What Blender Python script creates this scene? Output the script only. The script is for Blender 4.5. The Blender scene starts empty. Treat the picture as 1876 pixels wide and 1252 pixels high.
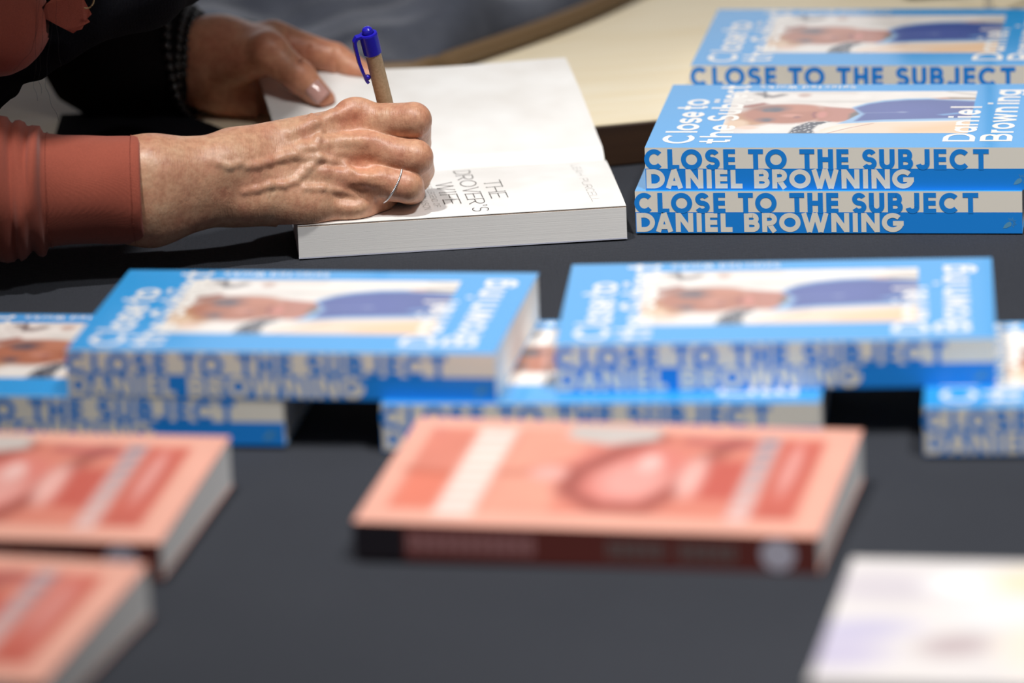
import bpy, bmesh, math, random
import numpy as np
from mathutils import Vector, Matrix
random.seed(4); rng = np.random.default_rng(7)
C = bpy.context.scene.collection
scene = bpy.context.scene

# ------------------------------------------------------------ camera, sky, lights, exposure
CAM_H, PITCH, ROLL, FPX = .879, math.radians(16.97), math.radians(-2.307), 9701.
cd = bpy.data.cameras.new('camera'); cam = bpy.data.objects.new('camera', cd); C.objects.link(cam)
R = Vector((1, 0, 0)); Fw = Vector((0, math.cos(PITCH), -math.sin(PITCH))); U = R.cross(Fw)
ex = math.cos(ROLL)*R + math.sin(ROLL)*U; ey = -math.sin(ROLL)*R + math.cos(ROLL)*U
m = Matrix((ex, ey, -Fw)).transposed().to_4x4(); m.translation = Vector((0, 0, CAM_H))
cam.matrix_world = m
cd.sensor_width = 36; cd.lens = FPX/1876*36
cd.dof.use_dof = True; cd.dof.focus_distance = 3.200; cd.dof.aperture_fstop = cd.lens/54
cd.clip_start = .05; cd.clip_end = 60
scene.camera = cam
vs = scene.view_settings
vs.view_transform = 'Standard'; vs.look = 'None'; vs.gamma = 1; vs.use_curve_mapping = False
vs.exposure = 0.04

world = bpy.data.worlds.new('hall'); scene.world = world; world.use_nodes = True
bg = world.node_tree.nodes['Background']; bg.inputs[0].default_value = (.80, .78, .82, 1); bg.inputs[1].default_value = .075

def area(name, loc, target, size, power, col, sy=None):
    l = bpy.data.lights.new(name, 'AREA'); l.energy = power; l.color = col; l.size = size
    if sy: l.shape = 'RECTANGLE'; l.size_y = sy
    o = bpy.data.objects.new(name, l); C.objects.link(o); o.location = loc
    o.rotation_euler = (Vector(target)-Vector(loc)).to_track_quat('-Z', 'Y').to_euler()
    return o
area('stage_spot', (-.55, 2.42, 2.7), (.1, 3.2, 0), .12, 55, (1, .975, .945))
sp = bpy.data.lights.new('booth_spot', 'SPOT'); sp.energy = 335; sp.color = (1, .985, .965); sp.shadow_soft_size = .20; sp.spot_size = math.radians(26.5); sp.spot_blend = .42
so = bpy.data.objects.new('booth_spot', sp); C.objects.link(so); so.location = (.95, 1.5, 2.9)
so.rotation_euler = (Vector((.40, 2.66, 0))-so.location).to_track_quat('-Z', 'Y').to_euler()
area('wall_wash_fill', (.5, 6.6, 2.5), (.3, 9, 1.3), 1.6, 90, (.95, .97, 1))  # added lamp, brightens the unseen back wall that the glossy covers reflect

def ray(px, py):
    a, b = px-938, py-626
    c, s = math.cos(ROLL), math.sin(ROLL)
    u = a*c+b*s; v = -a*s+b*c
    return Vector((u, FPX*math.cos(PITCH)-v*math.sin(PITCH), -FPX*math.sin(PITCH)-v*math.cos(PITCH)))
def at(px, py, Y):
    d = ray(px, py); return Vector((0, 0, CAM_H))+d*(Y/d.y)
def atz(px, py, z):
    d = ray(px, py); return Vector((0, 0, CAM_H))+d*((z-CAM_H)/d.z)

# ------------------------------------------------------------ helpers
def tag(o, label=None, cat=None, group=None, kind=None):
    if label: o['label'] = label
    if cat: o['category'] = cat
    if group: o['group'] = group
    if kind: o['kind'] = kind
    return o
def empty(name, loc=(0, 0, 0), rz=0):
    o = bpy.data.objects.new(name, None); C.objects.link(o); o.location = loc; o.rotation_euler = (0, 0, rz); o.empty_display_size = .02
    return o
def mesh_obj(name, verts, faces, mats, parent=None, smooth=False, mi=None, attr=None):
    me = bpy.data.meshes.new(name)
    if isinstance(verts, np.ndarray): verts = verts.tolist()
    if isinstance(faces, np.ndarray): faces = faces.tolist()
    me.from_pydata(verts, [], faces)
    for mm in (mats if isinstance(mats, (list, tuple)) else [mats]): me.materials.append(mm)
    if mi is not None: me.polygons.foreach_set('material_index', mi)
    if smooth: me.polygons.foreach_set('use_smooth', [True]*len(me.polygons))
    if attr is not None:
        ca = me.color_attributes.new('paint', 'FLOAT_COLOR', 'POINT')
        ca.data.foreach_set('color', np.asarray(attr, dtype=np.float32).ravel())
    me.update()
    o = bpy.data.objects.new(name, me); C.objects.link(o)
    if parent: o.parent = parent
    return o
def copy_tree(o, parent=None):
    c = o.copy(); C.objects.link(c); c.parent = parent
    for ch in list(o.children): copy_tree(ch, c)
    return c
def s2l(c):
    c = np.asarray(c, float)/255.
    return np.where(c <= .04045, c/12.92, ((c+.055)/1.055)**2.4)
def lin(*c): return tuple(float(x) for x in s2l(c))+(1.,)

def mat(name, col, rough=.5, spec=.5, coat=0, coat_rough=.1, metal=0, sss=0, sheen=0):
    m = bpy.data.materials.new(name); m.use_nodes = True
    b = m.node_tree.nodes['Principled BSDF']
    b.inputs['Base Color'].default_value = col; b.inputs['Roughness'].default_value = rough
    b.inputs['Specular IOR Level'].default_value = spec; b.inputs['Coat Weight'].default_value = coat
    b.inputs['Coat Roughness'].default_value = coat_rough; b.inputs['Metallic'].default_value = metal
    if sss:
        b.inputs['Subsurface Weight'].default_value = sss; b.inputs['Subsurface Radius'].default_value = (1, .35, .2); b.inputs['Subsurface Scale'].default_value = .004
    if sheen: b.inputs['Sheen Weight'].default_value = sheen; b.inputs['Sheen Roughness'].default_value = .5
    return m
class N:
    def __init__(s, m): s.t = m.node_tree; s.b = s.t.nodes['Principled BSDF']
    def n(s, kind, **kw):
        x = s.t.nodes.new(kind)
        for k, v in kw.items():
            if k.startswith('_'): setattr(x, k[1:], v)
            else: x.inputs[k.replace('_', ' ')].default_value = v
        return x
    def l(s, a, b): s.t.links.new(a, b)
    def coord(s, scale=(1, 1, 1), rot=(0, 0, 0)):
        tc = s.n('ShaderNodeTexCoord'); mp = s.n('ShaderNodeMapping'); s.l(tc.outputs['Object'], mp.inputs['Vector'])
        mp.inputs['Scale'].default_value = scale; mp.inputs['Rotation'].default_value = rot; return mp.outputs[0]
    def noise(s, vec, scale, detail=4, rough=.55):
        x = s.n('ShaderNodeTexNoise', Scale=scale, Detail=detail, Roughness=rough); s.l(vec, x.inputs['Vector']); return x.outputs['Fac']
    def ramp(s, fac, stops):
        r = s.n('ShaderNodeValToRGB'); el = r.color_ramp.elements
        while len(el) < len(stops): el.new(.5)
        for e, (p, c) in zip(el, stops): e.position = p; e.color = c
        s.l(fac, r.inputs['Fac']); return r.outputs['Color']
    def mix(s, fac, a, b, mode='MIX'):
        x = s.n('ShaderNodeMix', _data_type='RGBA', _blend_type=mode)
        for i, v in ((0, fac), (6, a), (7, b)):
            if isinstance(v, (int, float, tuple)): x.inputs[i].default_value = v
            else: s.l(v, x.inputs[i])
        return x.outputs[2]
    def bump(s, h, strength=.3, dist=.001, prev=None):
        x = s.n('ShaderNodeBump', Strength=strength, Distance=dist); s.l(h, x.inputs['Height'])
        if prev is not None: s.l(prev, x.inputs['Normal'])
        s.l(x.outputs[0], s.b.inputs['Normal']); return x.outputs[0]

# ------------------------------------------------------------ materials
M = {}
def cloth_mat(name, col, col2, weave=900, rough=.85, sheen=.15, big=6, strength=.5, spec=.25):
    m = mat(name, col, rough, spec, sheen=sheen); n = N(m); v = n.coord()
    f = n.noise(v, big, 3); fine = n.noise(v, weave*1.6, 2)
    c = n.mix(f, col, col2); c2 = n.mix(fine, (.55, .55, .55, 1), (1.5, 1.5, 1.5, 1)); c = n.mix(1., c, c2, 'MULTIPLY')
    n.l(c, n.b.inputs['Base Color'])
    w1 = n.n('ShaderNodeTexWave', Scale=weave/3, Distortion=1.5, _bands_direction='X'); n.l(v, w1.inputs['Vector'])
    w2 = n.n('ShaderNodeTexWave', Scale=weave/3, Distortion=1.5, _bands_direction='Y'); n.l(v, w2.inputs['Vector'])
    a = n.n('ShaderNodeMath', _operation='ADD'); n.l(w1.outputs['Fac'], a.inputs[0]); n.l(w2.outputs['Fac'], a.inputs[1])
    b1 = n.bump(a.outputs[0], strength, .0002); n.bump(fine, .35, .0003, b1)
    return m
M['table_cloth'] = cloth_mat('black_table_cloth', (.023, .026, .034, 1), (.031, .034, .043, 1), 500, .9, .03)
M['rust'] = cloth_mat('rust_shirt_cotton', lin(172, 88, 68), lin(150, 72, 56), 1500, .8, .25, 18, .25)
M['black_knit'] = cloth_mat('black_knit', (.006, .005, .006, 1), (.010, .008, .008, 1), 500, .95, 0, spec=.04)
M['black_cloth'] = cloth_mat('black_cloth', (.006, .006, .008, 1), (.010, .010, .013, 1), 500, .95, 0, spec=.04)
M['slate'] = cloth_mat('slate_padded_cloth', lin(26, 30, 42), lin(108, 113, 126), 700, .42, .1, 16, .2)  # pale and dark mottle stands in for gloss and fold shading
M['tan_trim'] = mat('tan_trim', lin(118, 95, 68), .5)
M['cover_blue'] = mat('cover_blue_gloss', lin(42, 158, 228), .5, .5, .85, .13)
M['spine_blue'] = mat('spine_blue', lin(26, 142, 238), .42, .5, .3, .25)
M['spine_cream'] = mat('spine_cream', lin(246, 240, 227), .5, .4, .2, .3)
M['white_ink'] = mat('white_ink', lin(250, 246, 240), .5, .5, .85, .13)
M['moth_ink'] = mat('pale_blue_ink', lin(96, 160, 196), .5)
M['grey_ink'] = mat('grey_ink', lin(84, 80, 76), .6)
M['pale_ink'] = mat('pale_grey_ink', lin(178, 175, 170), .6)
def paint_mat(name, coat, rough=.5):
    m = mat(name, (1, 1, 1, 1), rough, .5, coat, .13); n = N(m)
    a = n.n('ShaderNodeAttribute', _attribute_name='paint'); n.l(a.outputs['Color'], n.b.inputs['Base Color']); return m
M['photo'] = paint_mat('printed_photo', .85)
M['printed'] = paint_mat('printed_cover', .25)
def page_edge(name, col):
    m = mat(name, col, .8, .2); n = N(m); v = n.coord((1.2, 1.2, 1))
    w = n.noise(n.coord((4, 4, 2600)), 1., 3); st = n.noise(n.coord((60, 60, 8)), 1., 3)
    c = n.mix(w, (col[0]*.90, col[1]*.90, col[2]*.90, 1), col); c = n.mix(st, n.mix(1., c, (.96, .96, .97, 1), 'MULTIPLY'), c)
    n.l(c, n.b.inputs['Base Color']); n.bump(w, .4, .0002); return m
M['pages'] = page_edge('page_block_edges', lin(250, 248, 245))
def paper_mat():
    m = mat('white_paper', lin(243, 241, 238), .55, .4, .25, .3); n = N(m); v = n.coord()
    f = n.noise(v, 22, 2); r = n.ramp(f, [(.35, lin(236, 233, 229)), (.65, lin(247, 246, 244))]); n.l(r, n.b.inputs['Base Color'])
    n.bump(n.noise(v, 30, 2), .25, .003); return m
M['paper'] = paper_mat()
def wood(name, a, b, sc=1., rough=.5):
    m = mat(name, a, rough, .4); n = N(m); v = n.coord((5*sc, 60*sc, 60*sc), (0, 0, .28))
    f = n.noise(v, 1., 6, .6); k = n.noise(n.coord((2, 9, 9)), 1., 3)
    c = n.ramp(f, [(.25, a), (.75, b)]); c = n.mix(k, n.mix(1., c, (.9, .87, .82, 1), 'MULTIPLY'), c); n.l(c, n.b.inputs['Base Color'])
    n.bump(f, .2, .0004); return m
M['wood'] = wood('pale_wood', lin(242, 226, 190), lin(251, 243, 222))
M['dark_wood'] = wood('dark_wood_shaded_edge', lin(44, 28, 18), lin(74, 50, 32))  # dark brown; on the board's near face it stands in for shade
M['pen_blue'] = mat('blue_plastic', lin(38, 30, 190), .3, .5, .3, .15)
M['kraft'] = mat('kraft_card', lin(190, 158, 122), .75)
nk = N(M['kraft']); vk = nk.coord((1, 1, 1)); fk = nk.noise(vk, 700, 3)
nk.l(nk.ramp(fk, [(.3, lin(192, 162, 126)), (.7, lin(212, 184, 148))]), nk.b.inputs['Base Color'])
M['silver'] = mat('silver', (.85, .85, .87, 1), .22, metal=1)
M['steel'] = mat('brushed_steel', (.6, .6, .62, 1), .3, metal=1)
M['bead'] = mat('black_beads', (.008, .007, .008, 1), .18, .6)
M['gold'] = mat('gold', lin(190, 165, 120), .3, metal=1)
M['hair'] = mat('dark_hair', (.012, .008, .006, 1), .45)
M['nail'] = mat('fingernail', lin(196, 150, 140), .2, .6, .5, .08)
M['thread'] = mat('rust_thread', lin(140, 66, 50), .8)
M['floor'] = mat('dark_floor', (.02, .018, .018, 1), .5)
M['wall'] = mat('hall_wall', (.70, .68, .68, 1), .8)
def skin():
    m = mat('skin', lin(200, 150, 118), .42, .45, .12, .3, sss=.10); n = N(m); v = n.coord()
    f = n.noise(v, 55, 4, .6); g = n.noise(v, 260, 3, .6)
    at_ = n.n('ShaderNodeAttribute', _attribute_name='paint')
    c = n.ramp(f, [(.30, lin(214, 172, 140)), (.50, lin(208, 158, 127)), (.72, lin(197, 138, 112))])
    c = n.mix(1., c, n.ramp(g, [(.35, (.86, .80, .78, 1)), (.6, (1.04, 1.04, 1.04, 1))]), 'MULTIPLY')
    c = n.mix(1., c, at_.outputs['Color'], 'MULTIPLY'); n.l(c, n.b.inputs['Base Color'])
    wv = n.noise(n.coord((1100, 170, 170), (0, .12, 0)), 1., 3, .6)          # fine creases across the wrist and the back of the hand
    vo = n.n('ShaderNodeTexVoronoi', Scale=900.); n.l(v, vo.inputs['Vector'])
    b1 = n.bump(wv, .6, .0005); b2 = n.bump(vo.outputs['Distance'], .15, .0003, b1); n.bump(n.noise(v, 160, 4), .35, .0012, b2)
    return m
M['skin'] = skin()

# ------------------------------------------------------------ setting
def box(x0, x1, y0, y1, z0, z1):
    v = [(x, y, z) for z in (z0, z1) for y in (y0, y1) for x in (x0, x1)]
    f = [(0, 2, 3, 1), (4, 5, 7, 6), (0, 1, 5, 4), (2, 6, 7, 3), (0, 4, 6, 2), (1, 3, 7, 5)]
    return v, f
v, f = box(-4, 4, -.8, 9, -.79, -.75); tag(mesh_obj('floor', v, f, M['floor']), kind='structure')
v, f = box(-4, 4, 9, 9.1, -.75, 2.6); tag(mesh_obj('wall_back', v, f, M['wall']), kind='structure')

# ------------------------------------------------------------ tables
def cloth_height(X, Y):
    h = .0006*np.sin(X*17+Y*5)+.0005*np.sin(Y*31-X*9+1.3)
    return h-.0012
TX0, TX1, TY0, TY1 = -.47, 1.15, 1.80, 4.25
tb = empty('signing_table', (.34, 3.0, -.75))
v, f = box(TX0+.012-.34, TX1-.012-.34, TY0+.012-3, TY1-.012-3, .715, .742); mesh_obj('tabletop', v, f, M['dark_wood'], tb)
for x in (TX0+.06, TX1-.06):
    for y in (TY0+.06, TY1-.06):
        v, f = box(x-.365, x-.315, y-3.025, y-2.975, 0, .715); mesh_obj('leg', v, f, M['dark_wood'], tb)
tag(tb, 'long signing table hidden under the black cloth', 'table')
nx, ny = 240, 300
def fold(t, e0, e1):
    r = .008; q = np.pi/2*r
    out = np.clip(t, e0, e1); d = np.zeros_like(t)
    for e, sg in ((e0, -1), (e1, 1)):
        s = sg*(t-e); k = s > 0; ang = np.minimum(s, q)/r
        out = np.where(k, e+sg*r*np.sin(ang), out); d = np.where(k, r*(1-np.cos(ang))+np.maximum(s-q, 0), d)
    return out, d
ax, adz = fold(np.linspace(TX0-.3, TX1+.3, nx), TX0, TX1); by, bdz = fold(np.linspace(TY0-.3, TY1+.3, ny), TY0, TY1)
A, Bq = np.meshgrid(ax, by); D1, D2 = np.meshgrid(adz, bdz)
dz = np.maximum(D1, D2)
Z = -np.minimum(dz, .5)+cloth_height(A, Bq)*np.where(dz > 0, 0, 1)
Bq = Bq+np.where(D2 > .02, .010*np.sin(A*26)*np.minimum(D2/.3, 1), 0)
A = A+np.where(D1 > .02, .010*np.sin(Bq*26)*np.minimum(D1/.3, 1), 0)
def gridfaces(nx, ny):
    i = np.arange(ny-1)[:, None]*nx+np.arange(nx-1)[None, :]; i = i.ravel()
    return np.stack([i, i+1, i+nx+1, i+nx], 1)
tc = mesh_obj('tablecloth', np.stack([A, Bq, Z], -1).reshape(-1, 3), gridfaces(nx, ny), M['table_cloth'], smooth=True)
tag(tc, 'black woven cloth spread over the book signing table', 'tablecloth')

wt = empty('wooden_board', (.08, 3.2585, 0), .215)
v, f = box(-.50, .85, .004, .82, 0.0002, .026); mesh_obj('panel', v, f, M['wood'], wt)
v, f = box(-.50, .85, -.0005, .0038, 0.0002, .0255); mesh_obj('front_edge', v, f, M['dark_wood'], wt)['label'] = 'near edge, its shade put into the dark brown'
tag(wt, 'thick pale wooden board with a dark near edge lying on the black cloth', 'board')

# ------------------------------------------------------------ stroke lettering
def arc(cx, cy, rx, ry, a0, a1, n=18):
    return [(cx+rx*math.cos(math.radians(a0+(a1-a0)*i/n)), cy+ry*math.sin(math.radians(a0+(a1-a0)*i/n))) for i in range(n+1)]
def caps(ch, W, w):
    h = w/2; x0, x1, y0, y1 = h, W-h, h, 1-h; mx = W/2; rx, ry = mx-h, .5-h
    if ch == 'C': return [arc(mx, .5, rx, ry, 42, 318, 30)]
    if ch == 'O': return [arc(mx, .5, rx, ry, 0, 360, 40)]
    if ch == 'G': return [arc(mx, .5, rx, ry, 42, 352, 30), [(mx*1.02, .46), (W, .46)]]
    if ch == 'L': return [[(x0, 1), (x0, 0)], [(x0, y0), (W, y0)]]
    if ch == 'E': return [[(x0, 1), (x0, 0)], [(x0, y1), (W, y1)], [(x0, .5), (W*.97, .5)], [(x0, y0), (W, y0)]]
    if ch == 'F': return [[(x0, 1), (x0, 0)], [(x0, y1), (W, y1)], [(x0, .5), (W*.9, .5)]]
    if ch == 'T': return [[(0, y1), (W, y1)], [(mx, 1), (mx, 0)]]
    if ch == 'H': return [[(x0, 1), (x0, 0)], [(x1, 1), (x1, 0)], [(x0, .5), (x1, .5)]]
    if ch == 'I': return [[(mx, 1), (mx, 0)]]
    if ch == 'S': return [arc(mx, .75-h/2, rx*.93, .25-h/2, 22, 262, 20)+arc(mx, .25+h/2, rx, .25-h/2, 82, -158, 20)]
    if ch == 'U': return [[(x0, 1), (x0, .36)]+arc(mx, .36, rx, .36-h, 180, 360, 16)+[(x1, 1)]]
    if ch == 'J': return [[(x1, 1), (x1, .30)]+arc(mx, .30, rx, .30-h, 0, -170, 16)]
    if ch == 'B': return [[(x0, 1), (x0, 0)], [(x0, y1), (W*.55, y1)]+arc(W*.55, .755-h*.5, W*.40-h, .245-h*.5, 90, -90, 12)+[(x0, .5)], [(W*.5, .5)]+arc(W*.55, .25+h*.5, W*.45-h, .25-h*.5, 90, -90, 12)+[(x0, y0)]]
    if ch == 'R': return [[(x0, 1), (x0, 0)], [(x0, y1), (W*.52, y1)]+arc(W*.52, .72-h*.4, W*.46-h, .28-h*.6, 90, -90, 12)+[(x0, .44)], [(W*.42, .46), (W-h*1.1, 0)]]
    if ch == 'P': return [[(x0, 1), (x0, 0)], [(x0, y1), (W*.5, y1)]+arc(W*.5, .73-h*.3, W*.48-h, .27-h*.7, 90, -90, 12)+[(x0, .46)]]
    if ch == 'D': return [[(x0, 1), (x0, 0)], [(x0, y1), (W*.42, y1)]+arc(W*.42, .5, W*.58-h, .5-h, 90, -90, 18)+[(x0, y0)]]
    if ch == 'A': return [[(h*1.05, 0), (mx, 1)], [(mx, 1), (W-h*1.05, 0)], [(W*.22, .27), (W*.78, .27)]]
    if ch == 'N': return [[(x0, 0), (x0, 1)], [(x0*1.1, 1-h*.4), (x1-x0*.1, h*.4)], [(x1, 0), (x1, 1)]]
    if ch == 'M': return [[(x0, 0), (x0, 1)], [(x0, 1-h*.4), (mx, h)], [(mx, h), (x1, 1-h*.4)], [(x1, 0), (x1, 1)]]
    if ch == 'W': return [[(h, 1), (W*.29, 0)], [(W*.29, 0), (mx, 1)], [(mx, 1), (W*.71, 0)], [(W*.71, 0), (W-h, 1)]]
    if ch == 'V': return [[(h*.9, 1), (mx, 0)], [(mx, 0), (W-h*.9, 1)]]
    if ch == 'K': return [[(x0, 1), (x0, 0)], [(x0, .4), (x1, 1)], [(W*.4, .55), (x1, 0)]]
    if ch == 'Y': return [[(h, 1), (mx, .45)], [(x1, 1), (mx, .45)], [(mx, .5), (mx, 0)]]
    if ch == "'": return [[(mx, 1), (mx, .75)]]
    if ch == 'i': return [[(mx, .70), (mx, 0)], [(mx, 1.0), (mx, 1.0-w)]]
    if ch == 'l': return [[(mx, 1), (mx, 0)]]
    X = .71; xr = .355-h
    if ch == 'o': return [arc(mx, X/2, rx, xr, 0, 360, 32)]
    if ch == 'e': return [arc(mx, X/2, rx, xr, -35, -360, 30)+[(W-h, X/2)], [(W-h*.6, X/2), (h, X/2)]]
    if ch == 'c': return [arc(mx, X/2, rx, xr, 45, 315, 24)]
    if ch == 's': return [arc(mx, X*.75-h/2, rx*.93, X*.25-h/2, 20, 262, 16)+arc(mx, X*.25+h/2, rx, X*.25-h/2, 82, -160, 16)]
    if ch == 't': return [[(W*.45, .95), (W*.45, h*1.0)], [(W*.45, y0), (W*.9, y0)], [(0, X-h), (W, X-h)]]
    if ch == 'h': return [[(x0, 1), (x0, 0)], [(x0, .38)]+arc(mx, .40, rx, .31-h, 180, 0, 14)+[(x1, 0)]]
    if ch == 'n': return [[(x0, X), (x0, 0)], [(x0, .38)]+arc(mx, .40, rx, .31-h, 180, 0, 14)+[(x1, 0)]]
    if ch == 'r': return [[(x0, X), (x0, 0)], [(x0, .38)]+arc(W*.8, .40, W*.8-h, .31-h, 180, 80, 10)]
    if ch == 'u': return [[(x0, X), (x0, .32)]+arc(mx, .32, rx, .32-h, 180, 360, 14), [(x1, X), (x1, 0)]]
    if ch == 'b': return [[(x0, 1), (x0, 0)], arc(mx, X/2, rx, xr, 0, 360, 28)]
    if ch == 'd': return [[(x1, 1), (x1, 0)], arc(mx, X/2, rx, xr, 0, 360, 28)]
    if ch == 'a': return [[(x1, X), (x1, 0)], arc(mx, X/2, rx, xr, 0, 360, 28)]
    if ch == 'g': return [[(x1, X), (x1, .0)]+arc(mx, .0, rx, .25-h, 0, -160, 12), arc(mx, X/2, rx, xr, 0, 360, 28)]
    if ch == 'j': return [[(mx, X), (mx, -.24)], [(mx, 1.0), (mx, 1.0-w)], [(mx, -.24+h), (mx-w, -.24+h)]]
    if ch == 'w': return [[(h, X), (W*.29, 0)], [(W*.29, 0), (mx, X)], [(mx, X), (W*.71, 0)], [(W*.71, 0), (W-h, X)]]
    if ch == 'k': return [[(x0, 1), (x0, 0)], [(x0, .3), (x1, X)], [(W*.4, .42), (x1, 0)]]
    return []
def stroke(pts, w, asp=1.):
    """strip of quads along a centre line; asp widens the offset across x so that a stretched letter keeps its stroke"""
    P = [Vector(p) for p in pts]; V, Fc = [], []
    closed = (P[0]-P[-1]).length < 1e-6 and len(P) > 3
    n = len(P)
    for i in range(n):
        if closed: a = P[(i-1) % (n-1)]; b = P[(i+1) % (n-1)]
        else: a = P[max(i-1, 0)]; b = P[min(i+1, n-1)]
        d1 = (P[i]-a); d2 = (b-P[i])
        d1 = d1.normalized() if d1.length > 1e-9 else d2.normalized()
        d2 = d2.normalized() if d2.length > 1e-9 else d1
        t = d1+d2
        t = t.normalized() if t.length > 1e-6 else d1
        nn = Vector((-t.y, t.x)); k = 1/max(.5, nn.dot(Vector((-d1.y, d1.x))))
        V += [P[i]+nn*w/2*k, P[i]-nn*w/2*k]
    for i in range(n-1): Fc.append((2*i, 2*i+1, 2*i+3, 2*i+2))
    return V, Fc
class Letters:
    """collects strokes in a plane: letters given in mm with explicit x ranges"""
    def __init__(s): s.V = []; s.F = []; s.k = 0
    def put(s, ch, x0, x1, base, H, wmm, fn, serif=0):
        W = (x1-x0)/H; w = wmm/H
        sts = caps(ch, W, w)
        if serif:
            ends = []
            for st in sts:
                if len(st) == 2 or ch in 'UJ':
                    for e in (st[0], st[-1]):
                        if e[1] > .97 or e[1] < .03: ends.append(e)
            sts = sts+[[(e[0]-serif, min(max(e[1], w*.4), 1-w*.4)), (e[0]+serif, min(max(e[1], w*.4), 1-w*.4))] for e in ends]
        for st in sts:
            V, Fc = stroke(st, w)
            s.k = (s.k+1) % 7
            o = len(s.V)
            for p in V: s.V.append(fn(x0+p.x*H, base+p.y*H, s.k*.000012))
            s.F += [tuple(o+i for i in q) for q in Fc]
    def seq(s, items, base, H, wmm, fn, serif=0):
        for ch, a, b in items: s.put(ch, a, b, base, H, wmm, fn, serif)
    def text(s, txt, x0, x1, base, H, wmm, fn, serif=0):
        wd = {'I': .35, 'i': .32, 'l': .32, ' ': .5, 'J': .6, "'": .3, 'W': 1.25, 'M': 1.15, 'O': 1.05, 'G': 1.05, 't': .5, 'j': .35, 'r': .5, 'w': 1.05, 'E': .72, 'F': .68, 'L': .68, 'S': .72, 'm': 1.1}
        ws = [wd.get(c, .82 if c.isupper() else .75) for c in txt]; tot = sum(ws)+.18*(len(txt)-1); sc = (x1-x0)/tot; x = x0
        for c, q in zip(txt, ws):
            if c != ' ': s.put(c, x, x+q*sc, base, H, wmm, fn, serif)
            x += (q+.18)*sc
    def obj(s, name, m, parent): return mesh_obj(name, s.V, s.F, m, parent)

# ------------------------------------------------------------ painting in the plane (printed pictures only)
class Paint:
    def __init__(s, u0, u1, v0, v1, step, base):
        s.u = np.arange(int((u1-u0)/step)+1)*step+u0; s.v = np.arange(int((v1-v0)/step)+1)*step+v0
        s.U, s.V = np.meshgrid(s.u, s.v); s.c = np.ones(s.U.shape+(3,))*s2l(base)
    def ap(s, mask, col, op=1.):
        m_ = (np.clip(mask, 0, 1)*op)[..., None]; s.c = s.c*(1-m_)+s2l(col)*m_
    def ell(s, cu, cv, ru, rv, col, soft=.15, rot=0, op=1.):
        r = math.radians(rot); du, dv = s.U-cu, s.V-cv
        x = (du*math.cos(r)+dv*math.sin(r))/ru; y = (-du*math.sin(r)+dv*math.cos(r))/rv
        s.ap((1-np.hypot(x, y))/soft+.5, col, op)
    def poly(s, pts, col, soft=.8, op=1.):
        d = np.full(s.U.shape, 1e9); ins = np.zeros(s.U.shape, bool)
        for (x0, y0), (x1, y1) in zip(pts, pts[1:]+pts[:1]):
            ex, ey = x1-x0, y1-y0; t = np.clip(((s.U-x0)*ex+(s.V-y0)*ey)/(ex*ex+ey*ey+1e-12), 0, 1)
            d = np.minimum(d, np.hypot(s.U-x0-t*ex, s.V-y0-t*ey))
            cr = ((y0 > s.V) != (y1 > s.V)) & (s.U < (x1-x0)*(s.V-y0)/((y1-y0) if y1 != y0 else 1e-9)+x0); ins ^= cr
        s.ap(np.where(ins, d, -d)/soft+.5, col, op)
    def line(s, pts, w, col, soft=.6, op=1.):
        d = np.full(s.U.shape, 1e9)
        for (x0, y0), (x1, y1) in zip(pts, pts[1:]):
            ex, ey = x1-x0, y1-y0; t = np.clip(((s.U-x0)*ex+(s.V-y0)*ey)/(ex*ex+ey*ey+1e-12), 0, 1)
            d = np.minimum(d, np.hypot(s.U-x0-t*ex, s.V-y0-t*ey))
        s.ap((w/2-d)/soft+.5, col, op)
    def mottle(s, amp, seed, cell=10):
        r = np.random.default_rng(seed); h, w = s.U.shape; g = r.normal(size=(h//cell+3, w//cell+3))
        yi = np.arange(h)/cell; xi = np.arange(w)/cell; y0 = yi.astype(int); x0 = xi.astype(int); fy = (yi-y0)[:, None]; fx = (xi-x0)[None]
        n = (g[y0][:, x0]*(1-fy)*(1-fx)+g[y0+1][:, x0]*fy*(1-fx)+g[y0][:, x0+1]*(1-fy)*fx+g[y0+1][:, x0+1]*fy*fx)
        s.c = s.c*(1+amp*n[..., None])
    def obj(s, name, m, parent, zf):
        v = np.stack([s.U/1000, s.V/1000, zf(s.U/1000, s.V/1000)], -1).reshape(-1, 3)
        a_ = np.concatenate([np.clip(s.c.reshape(-1, 3), 0, 1), np.ones((v.shape[0], 1))], 1)
        return mesh_obj(name, v, gridfaces(len(s.u), len(s.v)), m, parent, attr=a_)

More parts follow.
